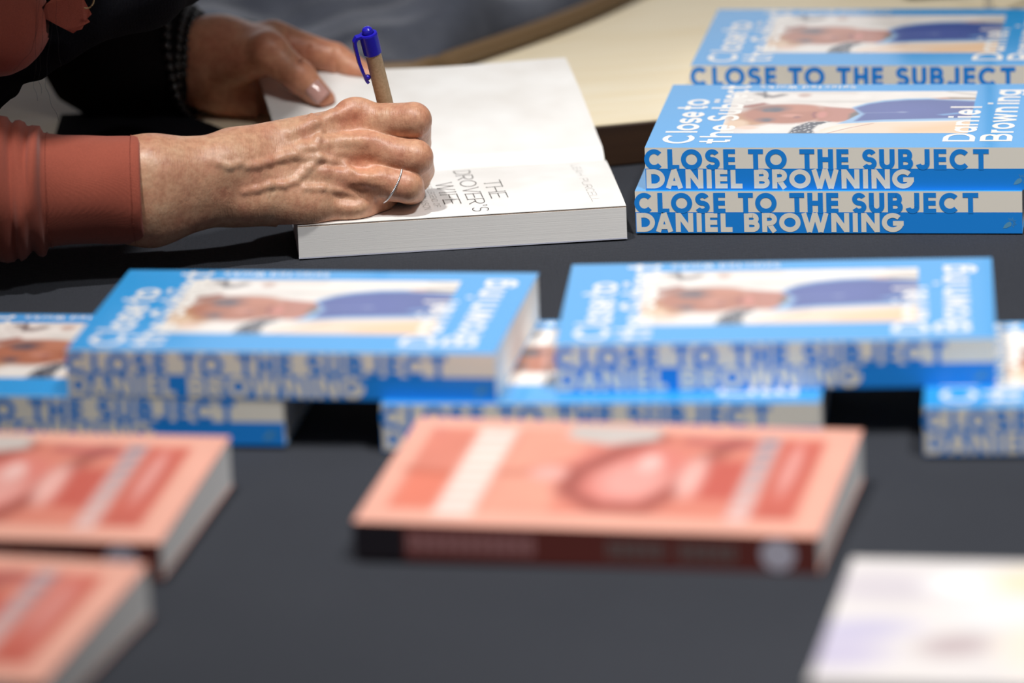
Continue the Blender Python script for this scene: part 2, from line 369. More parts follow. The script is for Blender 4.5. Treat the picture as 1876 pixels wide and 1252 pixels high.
# ------------------------------------------------------------ paperback body
def paperback(root, L, W, t0, t1, mats, ct=.0004, lean=0., mi_spine=None, bow=0.):
    """cover wraps front, spine and back; t0 thickness at the spine, t1 at the open side"""
    def top(v): return t0+(t1-t0)*v/W
    # spine profile (v,z) from the table up: slightly rounded
    prof = []
    nseg = 10
    for i in range(nseg+1):
        q = i/nseg; prof.append((lean*(q)-bow*math.sin(math.pi*q), q*t0))
    outer = [(W, 0.)]+prof+[(W, t1)]
    inner = [(W, ct)]+[(p[0]+ct*1.5, min(max(p[1], ct), t0-ct)) for p in prof]+[(W, t1-ct)]
    V, Fc, mi = [], [], []
    n = len(outer)
    for x in (0, L):
        V += [(x, p[0], p[1]) for p in outer]+[(x, p[0], p[1]) for p in inner]
    o = 2*n
    for i in range(n-1):
        Fc.append((i, o+i, o+i+1, i+1)); 
        k = 0
        if 1 <= i <= nseg: k = 2 if (i-1) < nseg*.48 else 1
        mi.append(k)
        Fc.append((n+i, n+i+1, o+n+i+1, o+n+i)); mi.append(0 if not 1 <= i <= nseg else 1)
        Fc.append((i, i+1, n+i+1, n+i)); mi.append(1); Fc.append((o+i, o+n+i, o+n+i+1, o+i+1)); mi.append(1)
    Fc.append((0, n, o+n, o)); mi.append(1); Fc.append((n-1, o+n-1, o+2*n-1, 2*n-1)); mi.append(1)
    cov = mesh_obj('cover', V, Fc, mats, root, mi=mi)
    e = .0006
    y0 = lean+ct*2+.0004; z0, z1a, z1b = ct+.0001, t0-ct-.0001, t1-ct-.0001
    v = [(e, y0-lean, z0), (L-e, y0-lean, z0), (L-e, W-e, z0), (e, W-e, z0), (e, y0, z1a), (L-e, y0, z1a), (L-e, W-e, z1b), (e, W-e, z1b)]
    f = [(0, 3, 2, 1), (4, 5, 6, 7), (0, 1, 5, 4), (1, 2, 6, 5), (2, 3, 7, 6), (3, 0, 4, 7)]
    mesh_obj('page_block', v, f, M['pages'], root)
    return cov

# ------------------------------------------------------------ blue paperbacks
BL, BW, BT = .234, .1535, .0263
def make_blue():
    root = empty('paperback_book')
    cov = paperback(root, BL, BW, BT, BT, [M['cover_blue'], M['spine_cream'], M['spine_blue']])
    Z = BT+.00006
    def onspine(x, y, k):    # x mm along, y mm up
        q = min(max(y/1000/BT, 0), 1); return (x/1000, -.00008-k, y/1000)
    t = BT*1000
    s = Letters(); a1 = lambda x: (155+x/5.211*1.0+1000-1165)/3.021; b1 = lambda x: (1500+x/4.989-1165)/3.021
    row = [('C', 45, 235), ('L', 268, 380), ('O', 397, 600), ('S', 627, 768), ('E', 803, 917), ('T', 1040, 1183), ('O', 1203, 1408), ('T', 1530, 1672), ('H', 1702, 1849)]
    row = [(c, a1(p), a1(q)) for c, p, q in row]+[(c, b1(p), b1(q)) for c, p, q in [('E', 80, 190), ('S', 312, 445), ('U', 468, 608), ('B', 640, 775), ('J', 800, 925), ('E', 962, 1077), ('C', 1105, 1298), ('T', 1318, 1460)]]
    s.seq(row, t*.475, t*.49, 3.0, onspine); s.obj('spine_title', M['spine_blue'], cov)
    s = Letters()
    row = [('D', 60, 237), ('A', 243, 412), ('N', 437, 605), ('I', 637, 687), ('E', 720, 838), ('L', 868, 980), ('B', 1092, 1240), ('R', 1265, 1410), ('O', 1428, 1632), ('W', 1640, 1900)]
    row = [(c, a1(p), a1(q)) for c, p, q in row]+[(c, b1(p), b1(q)) for c, p, q in [('N', 122, 285), ('I', 318, 363), ('N', 395, 562), ('G', 582, 780)]]
    s.seq(row, t*.03, t*.455, 3.0, onspine); s.obj('spine_author', M['spine_cream'], cov)
    # little winged emblem at the foot of the spine
    V, Fc = [], []
    def addp(pts):
        o = len(V); V.extend(onspine(x, y, 0) for x, y in pts); Fc.append(tuple(range(o, o+len(pts))))
    addp([(222.3, 3.2), (224.5, 3.4), (227.0, 4.6), (227.6, 6.2), (226.6, 7.4), (224.8, 6.8), (223.2, 5.2)])
    for g in range(9):
        an = math.radians(-60+g*22); c_, s_ = math.cos(an), math.sin(an); r0, r1 = (1.3, 3.4) if g % 2 == 0 else (1.6, 2.7)
        cx, cy = 227.2, 6.6
        addp([(cx+c_*r0-s_*.14, cy+s_*r0+c_*.14), (cx+c_*r1-s_*.14, cy+s_*r1+c_*.14), (cx+c_*r1+s_*.14, cy+s_*r1-c_*.14), (cx+c_*r0+s_*.14, cy+s_*r0-c_*.14)])
    mesh_obj('spine_emblem', V, Fc, M['moth_ink'], cov)
    # front cover photograph
    p = Paint(42, 193.6, 33.4, 136.6, .8, (238, 232, 226))
    p.mottle(.03, 3)
    p.ell(46, 84, 14, 46, (220, 212, 206), 1.2, op=.8)
    p.poly([(60, 136), (120, 136), (118, 128), (80, 130)], (225, 215, 208), 6)
    p.line([(57, 130), (66, 122), (72, 127)], 5, (120, 110, 112), 5); p.line([(60, 136), (62, 120)], 2, (90, 86, 90), 2)
    p.ell(86, 126, 4, 5, (205, 180, 170), .8); p.ell(110, 110, 30, 3, (205, 198, 190), 1.2, op=.6)
    p.poly([(42, 95), (50, 100), (62, 108), (66, 104), (56, 96)], (165, 100, 85), 3)
    p.ell(57, 68, 12, 17, (196, 146, 106), .5, 20); p.ell(50, 56, 7, 10, (228, 196, 166), .6)
    p.ell(58, 47, 6, 4, (240, 205, 185), .8)
    p.poly([(100, 98), (116, 94), (130, 92), (130, 66), (112, 60), (98, 62)], (186, 122, 104), 4)
    p.ell(78, 80, 27, 24, (178, 112, 86), .28, -6); p.ell(86, 94, 14, 9, (192, 126, 100), .7); p.ell(64, 96, 14, 7, (150, 96, 74), .9, op=.6)
    p.ell(70, 92, 9, 7, (130, 95, 90), .9); p.ell(71, 90, 4.5, 5, (84, 84, 96), .8); p.ell(66, 89, 3, 4, (96, 90, 98), .9)
    p.ell(67, 66, 5.5, 5.5, (130, 96, 92), .9); p.ell(68, 65, 2.5, 3.5, (96, 88, 96), .9)
    p.ell(82, 76, 6, 4, (205, 142, 122), .9); p.ell(86, 72, 2.2, 3, (150, 92, 84), .9)
    p.line([(96, 84), (95.5, 78), (97, 71)], 2.2, (150, 80, 76), 1.8); p.ell(101, 78, 3, 8, (206, 132, 118), .8)
    p.poly([(124, 92), (118, 80), (118, 66), (124, 58), (130, 64), (128, 92)], (110, 98, 92), 3)
    p.poly([(118, 96), (126, 106), (136, 113), (150, 117.5), (164, 118.5), (172, 116), (194, 113), (194, 64), (170, 63), (140, 61), (118, 57), (112, 56), (118, 66), (124, 80)], (146, 188, 226), 1.6)
    p.poly([(120, 94), (128, 104), (138, 110), (152, 114), (165, 115), (194, 110), (194, 70), (165, 68), (140, 66), (122, 62), (127, 80)], (62, 84, 156), 2.5)
    p.ell(150, 90, 22, 16, (74, 92, 166), 1., op=.7); p.line([(126, 82), (150, 84)], .8, (130, 146, 190), .8); p.ell(150, 84, 3, 1.6, (130, 146, 190), 1.)
    p.poly([(172, 78), (192, 86), (192, 82), (176, 76)], (110, 160, 214), 2)
    p.poly([(165, 118.5), (178, 120.5), (194, 119), (194, 115), (172, 115.5)], (196, 150, 130), 1.6); p.poly([(176, 120), (194, 119), (194, 115.5), (178, 116)], (146, 132, 112), 2)
    p.line([(176, 134), (194, 126)], 2.5, (196, 188, 180), 3)
    p.poly([(100, 33), (104, 44), (116, 56), (134, 59), (194, 62), (194, 33)], (240, 214, 190), 1.6)
    p.poly([(150, 33), (150, 46), (194, 62), (194, 33)], (240, 200, 160), 14)
    p.poly([(100, 33), (112, 52), (126, 52), (112, 33)], (248, 232, 218), 8)
    p.poly([(84, 33), (86, 48), (94, 60), (108, 62), (100, 52), (98, 42), (100, 33)], (56, 62, 76), 2)
    for i in range(34):
        q = i/33; p.ell(86+q*20+rng.normal()*1.2, 35+(i*7 % 26), .6, .7, (235, 235, 235), .6)
    p.line([(108, 34), (120, 46), (134, 57)], 1.1, (186, 140, 120), .8); p.line([(108, 58), (112, 54), (104, 62)], 1, (225, 225, 220), .8)
    p.obj('cover_photo', M['photo'], cov, lambda a, b: np.full(a.shape, Z-.00002))
    s = Letters()
    def ontop(u_base, flip=1):
        # reading direction +v, letters' tops towards -u
        return lambda x, y, k: ((u_base-y)/1000, x/1000, Z+.00002+k)
    w = 3.3
    s.seq([('C', 9.7, 32), ('l', 34.6, 39.2), ('o', 40.7, 56.1), ('s', 57.3, 70.4), ('e', 71.8, 85.2), ('t', 90.7, 100), ('o', 100.6, 116)], 0, 19.5, w, ontop(28.1))
    s.seq([('t', 9.2, 19.5), ('h', 24, 37.4), ('e', 39.8, 53.8), ('S', 63.0, 77.2), ('u', 78.6, 90.2), ('b', 93, 106), ('i', 107.6, 111.4), ('j', 112.4, 116.4), ('e', 117.6, 129.2), ('c', 130.2, 141), ('t', 141.6, 150)], 0, 19.6, w, ontop(50.4))
    s.obj('title_lettering', M['white_ink'], cov); s = Letters()
    s.seq([('D', 13.8, 32.8), ('a', 34.9, 48.8), ('n', 51.3, 63.9), ('i', 69.8, 74.2), ('e', 76.8, 90), ('l', 93.6, 97.8)], 0, 19.4, w, ontop(198.4))
    s.seq([('B', 14.2, 31.6), ('r', 34.1, 42), ('o', 43, 57.8), ('w', 59, 80), ('n', 83.2, 96), ('i', 102.4, 106.8), ('n', 109.5, 121.6), ('g', 124, 138.6)], 0, 19.4, w, ontop(220.8))
    s.obj('author_lettering', M['white_ink'], cov); s = Letters()
    flipped = lambda x, y, k: ((118-x)/1000, (149.3-y)/1000, Z+.00002+k)
    s.text('Selected', 1.5, 35, 0, 6.4, .95, flipped); s.text('Works', 38.5, 62, 0, 6.4, .95, flipped)
    s.obj('subtitle_lettering', M['white_ink'], cov)
    return root
blue = [  # x, y, level z, yaw, label
    (.0780, 3.0958, 0, -.1505, 'blue paperback with crisp spine lettering, bottom of the two by the open book'),
    (.0849, 3.0984, 1, -.1533, 'blue paperback, upper of the two sharply focused books right of the open book'),
    (.1216, 3.2990, 1, -.165, 'blue paperback farthest back, lying on the pale wooden board at top right'),
    (-.2400, 2.7249, 1, -.1692, 'blurred blue paperback on the upper layer, left of centre in front of the forearm'),
    (.0228, 2.6975, 1, -.0830, 'blurred blue paperback on the upper layer, right of centre with its whole cover showing'),
    (-.3548, 2.7440, 0, -.165, 'blue paperback on the cloth at left edge, half covered by the one above'),
    (-.0712, 2.6890, 0, -.118, 'blue paperback on the cloth in the middle, bridging under both upper books'),
    (.2145, 2.6452, 0, -.10, 'blue paperback on the cloth at the right edge, cut by the frame'),
]
proto = make_blue()
for i, (x, y, lv, a_, lab) in enumerate(blue):
    o = proto if i == 0 else copy_tree(proto)
    z = lv*(BT+.0001)+(0 if i != 2 else -.0002)
    o.location = (x, y, z); o.rotation_euler = (0, 0, a_)
    tag(o, lab, 'book', 'blue paperbacks laid out for sale')
# ------------------------------------------------------------ coral paperbacks
RL, RW, RT0, RT1 = .2365, .148, .0195, .027
M['coral_spine'] = mat('shaded_red_spine', lin(112, 50, 44), .5)  # the spine's shading is put into this dark red
M['coral_cover'] = mat('coral_cover', lin(236, 168, 148), .45, .5, .25, .13)
M['spine_pink'] = mat('spine_pink_ink', lin(196, 140, 140), .5); M['spine_grey'] = mat('spine_grey_ink', lin(128, 116, 114), .5)
M['spine_black'] = mat('spine_black', lin(32, 26, 34), .5); M['spine_badge'] = mat('spine_badge', lin(214, 210, 226), .5)
def make_coral():
    root = empty('paperback_book')
    cov = paperback(root, RL, RW, RT0, RT1, [M['coral_cover'], M['coral_spine'], M['coral_spine']], lean=.0)
    L, W = RL*1000, RW*1000
    sx = lambda a_: a_*L; sy = lambda b_: b_*W
    p = Paint(0, L, 0, W, 1.6, (242, 178, 158))
    P_ = lambda pts: [(sx(a_), sy(b_)) for a_, b_ in pts]
    p.poly(P_([(.05, .13), (.05, .9), (.93, .9), (.93, .13)]), (226, 138, 118), 3)
    p.poly(P_([(.06, .15), (.06, .5), (.16, .5), (.16, .15)]), (232, 130, 106), 6)
    p.poly(P_([(.25, .13), (.25, .9), (.42, .9), (.40, .13)]), (238, 164, 142), 8)
    p.line(P_([(.05, .5), (.15, .46), (.30, .50), (.42, .62)]), 7, (190, 100, 78), 6, .6)
    p.ell(sx(.53), sy(.5), 34, 44, (226, 134, 122), .4); p.ell(sx(.55), sy(.46), 17, 24, (240, 170, 160), .7)
    p.line(P_([(.56, .86), (.50, .74), (.42, .52), (.42, .34), (.50, .2), (.60, .2), (.66, .4), (.70, .72), (.74, .84)]), 12, (158, 78, 68), 8, .85)
    p.ell(sx(.36), sy(.5), 9, 10, (240, 178, 168), .8); p.ell(sx(.57), sy(.62), 6, 12, (246, 198, 190), .8); p.ell(sx(.68), sy(.5), 8, 26, (244, 186, 176), .8)
    p.poly(P_([(.70, .3), (.70, .66), (.79, .66), (.79, .3)]), (206, 98, 84), 8)
    p.line(P_([(.64, .84), (.78, .82)]), 8, (176, 88, 92), 6, .8)
    p.poly(P_([(.36, .84), (.36, .96), (.56, .96), (.56, .84), (.46, .78)]), (206, 196, 190), 6)
    p.poly(P_([(.84, .14), (.84, .86), (.93, .86), (.93, .14)]), (208, 104, 88), 6); p.ell(sx(.88), sy(.6), 4, 34, (232, 158, 148), .8)
    p.poly(P_([(.155, .08), (.155, .93), (.245, .93), (.245, .08)]), (244, 206, 192), 4)
    for i in range(9): p.poly(P_([(.165, .1+i*.09), (.165, .155+i*.09), (.235, .155+i*.09), (.235, .1+i*.09)]), (250, 228, 220), 2.5)
    p.poly(P_([(.785, .1), (.785, .9), (.835, .9), (.835, .1)]), (222, 170, 162), 3)
    for i in range(8): p.poly(P_([(.79, .12+i*.1), (.79, .18+i*.1), (.83, .18+i*.1), (.83, .12+i*.1)]), (238-i*13, 200-i*8, 192-i*5), 3)
    p.mottle(.03, 5); p.c *= .88
    p.obj('cover_print', M['printed'], cov, lambda a_, b_: RT0+(RT1-RT0)*b_/RW+.00008)
    fs = lambda x, y, k: (x/1000, -.00012-k, y/1000)
    V, Fc = [], []
    def quad(x0, x1, y0, y1):
        o = len(V); V.extend([fs(x0, y0, 0), fs(x1, y0, 0), fs(x1, y1, 0), fs(x0, y1, 0)]); Fc.append((o, o+1, o+2, o+3))
    quad(0, 26, .4, 18.6); mesh_obj('spine_band', V, Fc, M['spine_black'], cov)
    for nm, m_, x0, x1, y0, H, n_ in (('spine_title', 'spine_pink', 28, 94, 4.5, 10.5, 11), ('spine_author', 'spine_grey', 130, 196, 5, 9, 11)):
        V, Fc = [], []
        for i in range(n_):
            if i == 5 and n_ == 11 and nm == 'spine_author': continue
            a_ = x0+(x1-x0)*i/n_; b_ = x0+(x1-x0)*(i+.74)/n_
            quad(a_, a_+1.6, y0, y0+H); quad(b_-1.6, b_, y0, y0+H); quad(a_, b_, y0+H*(.4 if i % 2 else .8), y0+H*(.6 if i % 2 else 1.)); 
            if i % 3: quad(a_, b_, y0, y0+H*.18)
        mesh_obj(nm, V, Fc, M[m_], cov)
    V = [fs(216, 9.6, 0)]+[fs(216+8.6*math.cos(k*math.pi/14), 9.6+8.2*math.sin(k*math.pi/14), 0) for k in range(28)]
    mesh_obj('spine_badge', V, [(0, 1+k, 1+(k+1) % 28) for k in range(28)], M['spine_badge'], cov)
    return root
coral = [((-.0884, 2.5190), (.1471, 2.4655), 'coral red paperback lying alone in the middle foreground'),
         ((-.4110, 2.5440), (-.1793, 2.4963), 'coral red paperback at the left edge, farther of the two overlapping'),
         ((-.4530, 2.3700), (-.2238, 2.3020), 'coral red paperback in the bottom left corner, nearest the lens')]
cp = make_coral()
for i, (p0, p1, lab) in enumerate(coral):
    o = cp if i == 0 else copy_tree(cp)
    a_ = math.atan2(p1[1]-p0[1], p1[0]-p0[0]); L = RL
    o.location = (p1[0]-L*math.cos(a_), p1[1]-L*math.sin(a_), 0); o.rotation_euler = (0, 0, a_)
    tag(o, lab, 'book', 'coral paperbacks in the foreground')
# ------------------------------------------------------------ pale book, bottom right
M['pale_cover'] = mat('pale_cover', lin(214, 208, 206), .45, .5, .2, .2)
M['pale_spine'] = mat('pale_spine', lin(214, 206, 214), .5)
pb = empty('paperback_book', (.1290, 2.2640, 0), -.19)
cov = paperback(pb, .234, .170, .020, .020, [M['pale_cover'], M['pale_spine'], M['pale_spine']])
p = Paint(0, 234, 0, 170, 1.6, (234, 228, 226))
p.ell(20, 130, 30, 22, (216, 208, 214), .9); p.ell(15, 72, 26, 12, (200, 194, 222), .9, 10); p.ell(8, 40, 24, 20, (206, 198, 222), .9)
p.ell(62, 52, 18, 14, (196, 178, 180), .9, 25); p.ell(62, 136, 22, 15, (255, 253, 252), .8); p.ell(96, 140, 26, 20, (244, 228, 196), .9); p.ell(110, 60, 24, 40, (246, 232, 212), 1.)
p.ell(80, 100, 20, 18, (236, 238, 240), 1.); p.ell(150, 90, 34, 50, (226, 206, 190), .8); p.ell(190, 60, 24, 40, (190, 200, 222), .8); p.mottle(.02, 9); p.c *= .84
p.obj('cover_print', M['printed'], cov, lambda a_, b_: np.full(a_.shape, .02008))
tag(pb, 'pale cream and lilac paperback cut off at the bottom right corner', 'book')

# ------------------------------------------------------------ the open book being signed
OB0 = Vector((-.1261, 3.0683)); OBA = .0784; OL = .1989
ob = empty('open_paperback', (OB0.x, OB0.y, 0), OBA)
GV = .121
def zr(v):   # page surface of the near half
    q = np.clip((np.asarray(v)-.070)/(GV-.070), 0, 1); return .0206-.0022*q**2.2-.0042*np.clip((np.asarray(v)-.113)/.008, 0, 1)**2
def zl(v):   # far half rising onto the wooden table
    q = np.clip((np.asarray(v)-GV)/.125, 0, 1); return .0142+.0075*np.clip(q/.06, 0, 1)**.6+.0315*q**.92+.002*np.sin(q*math.pi)
nu = 40
def sheet(name, vs_, zf, du=lambda u, v: 0*u, dzz=0, mt=None, thick=.0003):
    us = np.linspace(0, OL, nu); Ug, Vg = np.meshgrid(us, vs_)
    Zg = zf(Vg)+dzz+.0006*np.sin(Ug*40+Vg*25)*np.clip(np.abs(Vg-GV)/.06, 0, 1)*np.clip(Vg/.02, 0, 1)
    X_ = Ug+du(Ug, Vg)
    v_ = np.stack([X_, Vg, Zg], -1).reshape(-1, 3); n_ = len(v_); v2 = v_.copy(); v2[:, 2] -= thick
    f_ = gridfaces(nu, len(vs_)); f2 = f_[:, ::-1]+n_
    e = []
    nr = len(vs_)
    for i in range(nu-1): e += [(i, i+n_, i+1+n_, i+1), ((nr-1)*nu+i, (nr-1)*nu+i+1, (nr-1)*nu+i+1+n_, (nr-1)*nu+i+n_)]
    for j in range(nr-1): e += [(j*nu, (j+1)*nu, (j+1)*nu+n_, j*nu+n_), (j*nu+nu-1, j*nu+nu-1+n_, (j+1)*nu+nu-1+n_, (j+1)*nu+nu-1)]
    return mesh_obj(name, np.concatenate([v_, v2]), f_.tolist()+f2.tolist()+e, mt or M['paper'], ob, smooth=False)
vv = np.concatenate([np.linspace(0, .10, 30), np.linspace(.1015, GV, 18)])
# page block: prism under the near half
us = np.linspace(0, OL, 2)
V, Fc = [], []
prof = [(float(a_), float(zr(a_))-.0009) for a_ in vv]
for x in (0, OL):
    V += [(x, a_, z_) for a_, z_ in prof]+[(x, prof[-1][0], .0008), (x, 0, .0008)]
n_ = len(prof)+2
for i in range(n_): Fc.append((i, (i+1) % n_, (i+1) % n_+n_, i+n_))
Fc += [tuple(range(n_))[::-1], tuple(range(n_, 2*n_))]
mesh_obj('page_block', V, Fc, M['pages'], ob)
v, f = box(-.0001, OL+.0001, -.0001, GV+.002, 0, .0007); mesh_obj('back_cover', v, f, mat('back_cover', lin(205, 208, 225), .4), ob)
skew = lambda u, v: -.030*np.clip(v-GV+.01, 0, 1)*np.clip((v-GV)/.02, 0, 1)-.055*np.maximum(v-GV, 0)
sheet('title_page', vv, zr, dzz=.0003)
vf = np.concatenate([np.linspace(.0004, .10, 20), np.linspace(.103, GV, 8)])
sheet('flyleaf', vf, lambda v: zr(v)-.0005, mt=mat('peach_flyleaf', lin(250, 222, 198), .6), thick=.0003)
vl = np.concatenate([np.linspace(GV, GV+.01, 12), np.linspace(GV+.013, .246, 34)])
sheet('turned_page', vl, zl, du=skew)
sheet('front_cover', vl, lambda v: zl(v)-.0016, du=skew, mt=mat('cover_outside', lin(150, 140, 130), .4), thick=.0006)
# thin printed title, reading towards the near edge
tl = Letters()
def onpage(u_base, sl=.045):
    return lambda x, y, k: ((u_base+y)/1000+sl*x/1000-.0002, (110-x)/1000, float(zr((110-x)/1000))+.00052+k+.0006*math.sin((u_base+y)/1000*40+(110-x)/1000*25)*min(1, abs((110-x)/1000-GV)/.06)*min(1, (110-x)/20))
tl.text('THE', 35, 74, 0, 10.5, .60, onpage(117), .08)
tl.text("DROVER'S", 4, 102, 0, 10.2, .60, onpage(102.4), .08)
tl.text('WIFE', 32, 80, 0, 10.4, .60, onpage(87.6), .08)
tl.obj('title_lettering', M['grey_ink'], ob)
tl = Letters()
tl.text('THE LEGEND OF', 30, 86, 0, 3.8, .3, onpage(81)); tl.text('MOLLY JOHNSON', 22, 92, 0, 4.6, .32, onpage(74))
tl.obj('subtitle_lettering', M['pale_ink'], ob); tl = Letters()
tl.text('LEAH PURCELL', 6, 98, 0, 5.0, .3, onpage(175.5))
tl.obj('author_lettering', M['pale_ink'], ob)
tag(ob, 'open paperback with a white title page being signed under the writing hand', 'book')

# ------------------------------------------------------------ solid sculpting on a grid
class Field:
    def __init__(s, lo, hi, h):
        s.lo = np.array(lo, float); s.h = h; s.n = (np.ceil((np.array(hi)-s.lo)/h)).astype(int)+1
        s.f = np.full(s.n, .03, np.float32)
    def sub(s, lo, hi):
        a_ = np.clip(np.floor((np.array(lo)-s.lo)/s.h).astype(int), 0, s.n-1); b_ = np.clip(np.ceil((np.array(hi)-s.lo)/s.h).astype(int)+1, 1, s.n)
        if np.any(b_ <= a_): return None, None
        sl = tuple(slice(p, q) for p, q in zip(a_, b_))
        g = [s.lo[i]+s.h*np.arange(a_[i], b_[i], dtype=np.float32) for i in range(3)]
        return sl, np.meshgrid(*g, indexing='ij', sparse=True)
    @staticmethod
    def smin(a_, b_, k):
        if k <= 0: return np.minimum(a_, b_)
        h_ = np.maximum(k-np.abs(a_-b_), 0)/k; return np.minimum(a_, b_)-h_*h_*k*.25
    def cone(s, p, q, r0, r1, k=.003, sc=None, op='add'):
        p, q = np.array(p, float), np.array(q, float); R_ = max(r0, r1)+k+s.h*3+.004
        sl, g = s.sub(np.minimum(p, q)-R_, np.maximum(p, q)+R_)
        if sl is None: return
        d = q-p; L2 = max(float(d@d), 1e-12)
        X_, Y_, Z_ = g[0]-p[0], g[1]-p[1], g[2]-p[2]
        t = np.clip((X_*d[0]+Y_*d[1]+Z_*d[2])/L2, 0, 1)
        dist = np.sqrt((X_-t*d[0])**2+(Y_-t*d[1])**2+(Z_-t*d[2])**2)-(r0+(r1-r0)*t)
        cur = s.f[sl]
        s.f[sl] = s.smin(cur, dist, k) if op == 'add' else -s.smin(-cur, dist, k)
    def chain(s, pts, k=.003, op='add'):
        for (p, r0), (q, r1) in zip(pts, pts[1:]): s.cone(p, q, r0, r1, k, op=op)
    def ell(s, c, ax_, rad, k=.003, op='add'):
        c = np.array(c, float); R_ = max(rad)+k+s.h*3+.004; sl, g = s.sub(c-R_, c+R_)
        if sl is None: return
        X_, Y_, Z_ = g[0]-c[0], g[1]-c[1], g[2]-c[2]; q = 0
        q2 = 0
        for a_, r_ in zip(ax_, rad):
            t = (X_*a_[0]+Y_*a_[1]+Z_*a_[2]); q = q+(t/r_)**2; q2 = q2+(t/r_**2)**2
        k0 = np.sqrt(q); dist = k0*(k0-1)/np.sqrt(q2+1e-12)
        cur = s.f[sl]; s.f[sl] = s.smin(cur, dist, k) if op == 'add' else -s.smin(-cur, dist, k)
    def val(s, P):
        t = (np.asarray(P)-s.lo)/s.h; i = np.clip(np.floor(t).astype(int), 0, s.n-2); w = t-i; o = 0
        for dx in (0, 1):
            for dy in (0, 1):
                for dz_ in (0, 1):
                    o = o+s.f[i[0]+dx, i[1]+dy, i[2]+dz_]*((w[0] if dx else 1-w[0])*(w[1] if dy else 1-w[1])*(w[2] if dz_ else 1-w[2]))
        return o
    def hit(s, px, py, Y0=3.0, Y1=3.2):
        """point of the surface that the viewer sees along one line of sight, used to lay veins and hollows on the skin"""
        Y = Y0
        while Y < Y1:
            P = np.array(at(px, py, Y))
            if np.all(P > s.lo+s.h) and np.all(P < s.lo+s.h*(s.n-2)) and s.val(P) < 0: return P
            Y += .0005
        return None
    def mesh(s):
        f = s.f; n = s.n; ins = f < 0
        c = np.zeros(tuple(n-1), np.int8)
        for dx in (0, 1):
            for dy in (0, 1):
                for dz_ in (0, 1): c += ins[dx:n[0]-1+dx, dy:n[1]-1+dy, dz_:n[2]-1+dz_]
        act = (c > 0) & (c < 8); idx = np.argwhere(act); id3 = np.full(tuple(n-1), -1, np.int64); id3[act] = np.arange(len(idx))
        acc = np.zeros((len(idx), 3)); cnt = np.zeros(len(idx))
        cr = [(x, y, z) for x in (0, 1) for y in (0, 1) for z in (0, 1)]
        for a_ in cr:
            for ax_ in range(3):
                if a_[ax_]: continue
                b_ = list(a_); b_[ax_] = 1
                fa = f[idx[:, 0]+a_[0], idx[:, 1]+a_[1], idx[:, 2]+a_[2]]; fb = f[idx[:, 0]+b_[0], idx[:, 1]+b_[1], idx[:, 2]+b_[2]]
                m_ = (fa < 0) != (fb < 0); t = np.where(m_, fa/np.where(m_, fa-fb, 1), 0)
                P = np.tile(np.array(a_, float), (len(idx), 1)); P[:, ax_] += t
                acc[m_] += P[m_]; cnt[m_] += 1
        V_ = s.lo+(idx+acc/np.maximum(cnt, 1)[:, None])*s.h
        F_ = []
        for ax_ in range(3):
            o1, o2 = (ax_+1) % 3, (ax_+2) % 3
            a0 = [slice(None)]*3; a1_ = [slice(None)]*3; a0[ax_] = slice(0, n[ax_]-1); a1_[ax_] = slice(1, n[ax_])
            A_, B_ = ins[tuple(a0)], ins[tuple(a1_)]
            e = np.argwhere(A_ != B_); e = e[(e[:, o1] > 0) & (e[:, o2] > 0) & (e[:, o1] < n[o1]-1) & (e[:, o2] < n[o2]-1)]
            ia = A_[e[:, 0], e[:, 1], e[:, 2]]
            def g(d1, d2):
                q = e.copy(); q[:, o1] -= d1; q[:, o2] -= d2; return id3[q[:, 0], q[:, 1], q[:, 2]]
            Q = np.stack([g(1, 1), g(0, 1), g(0, 0), g(1, 0)], 1)
            Q[~ia] = Q[~ia][:, ::-1]; F_.append(Q)
        return V_, np.concatenate(F_)
def vec(*a_): return np.array(a_, float)
def J(px, py, Y): return np.array(at(px, py, Y))

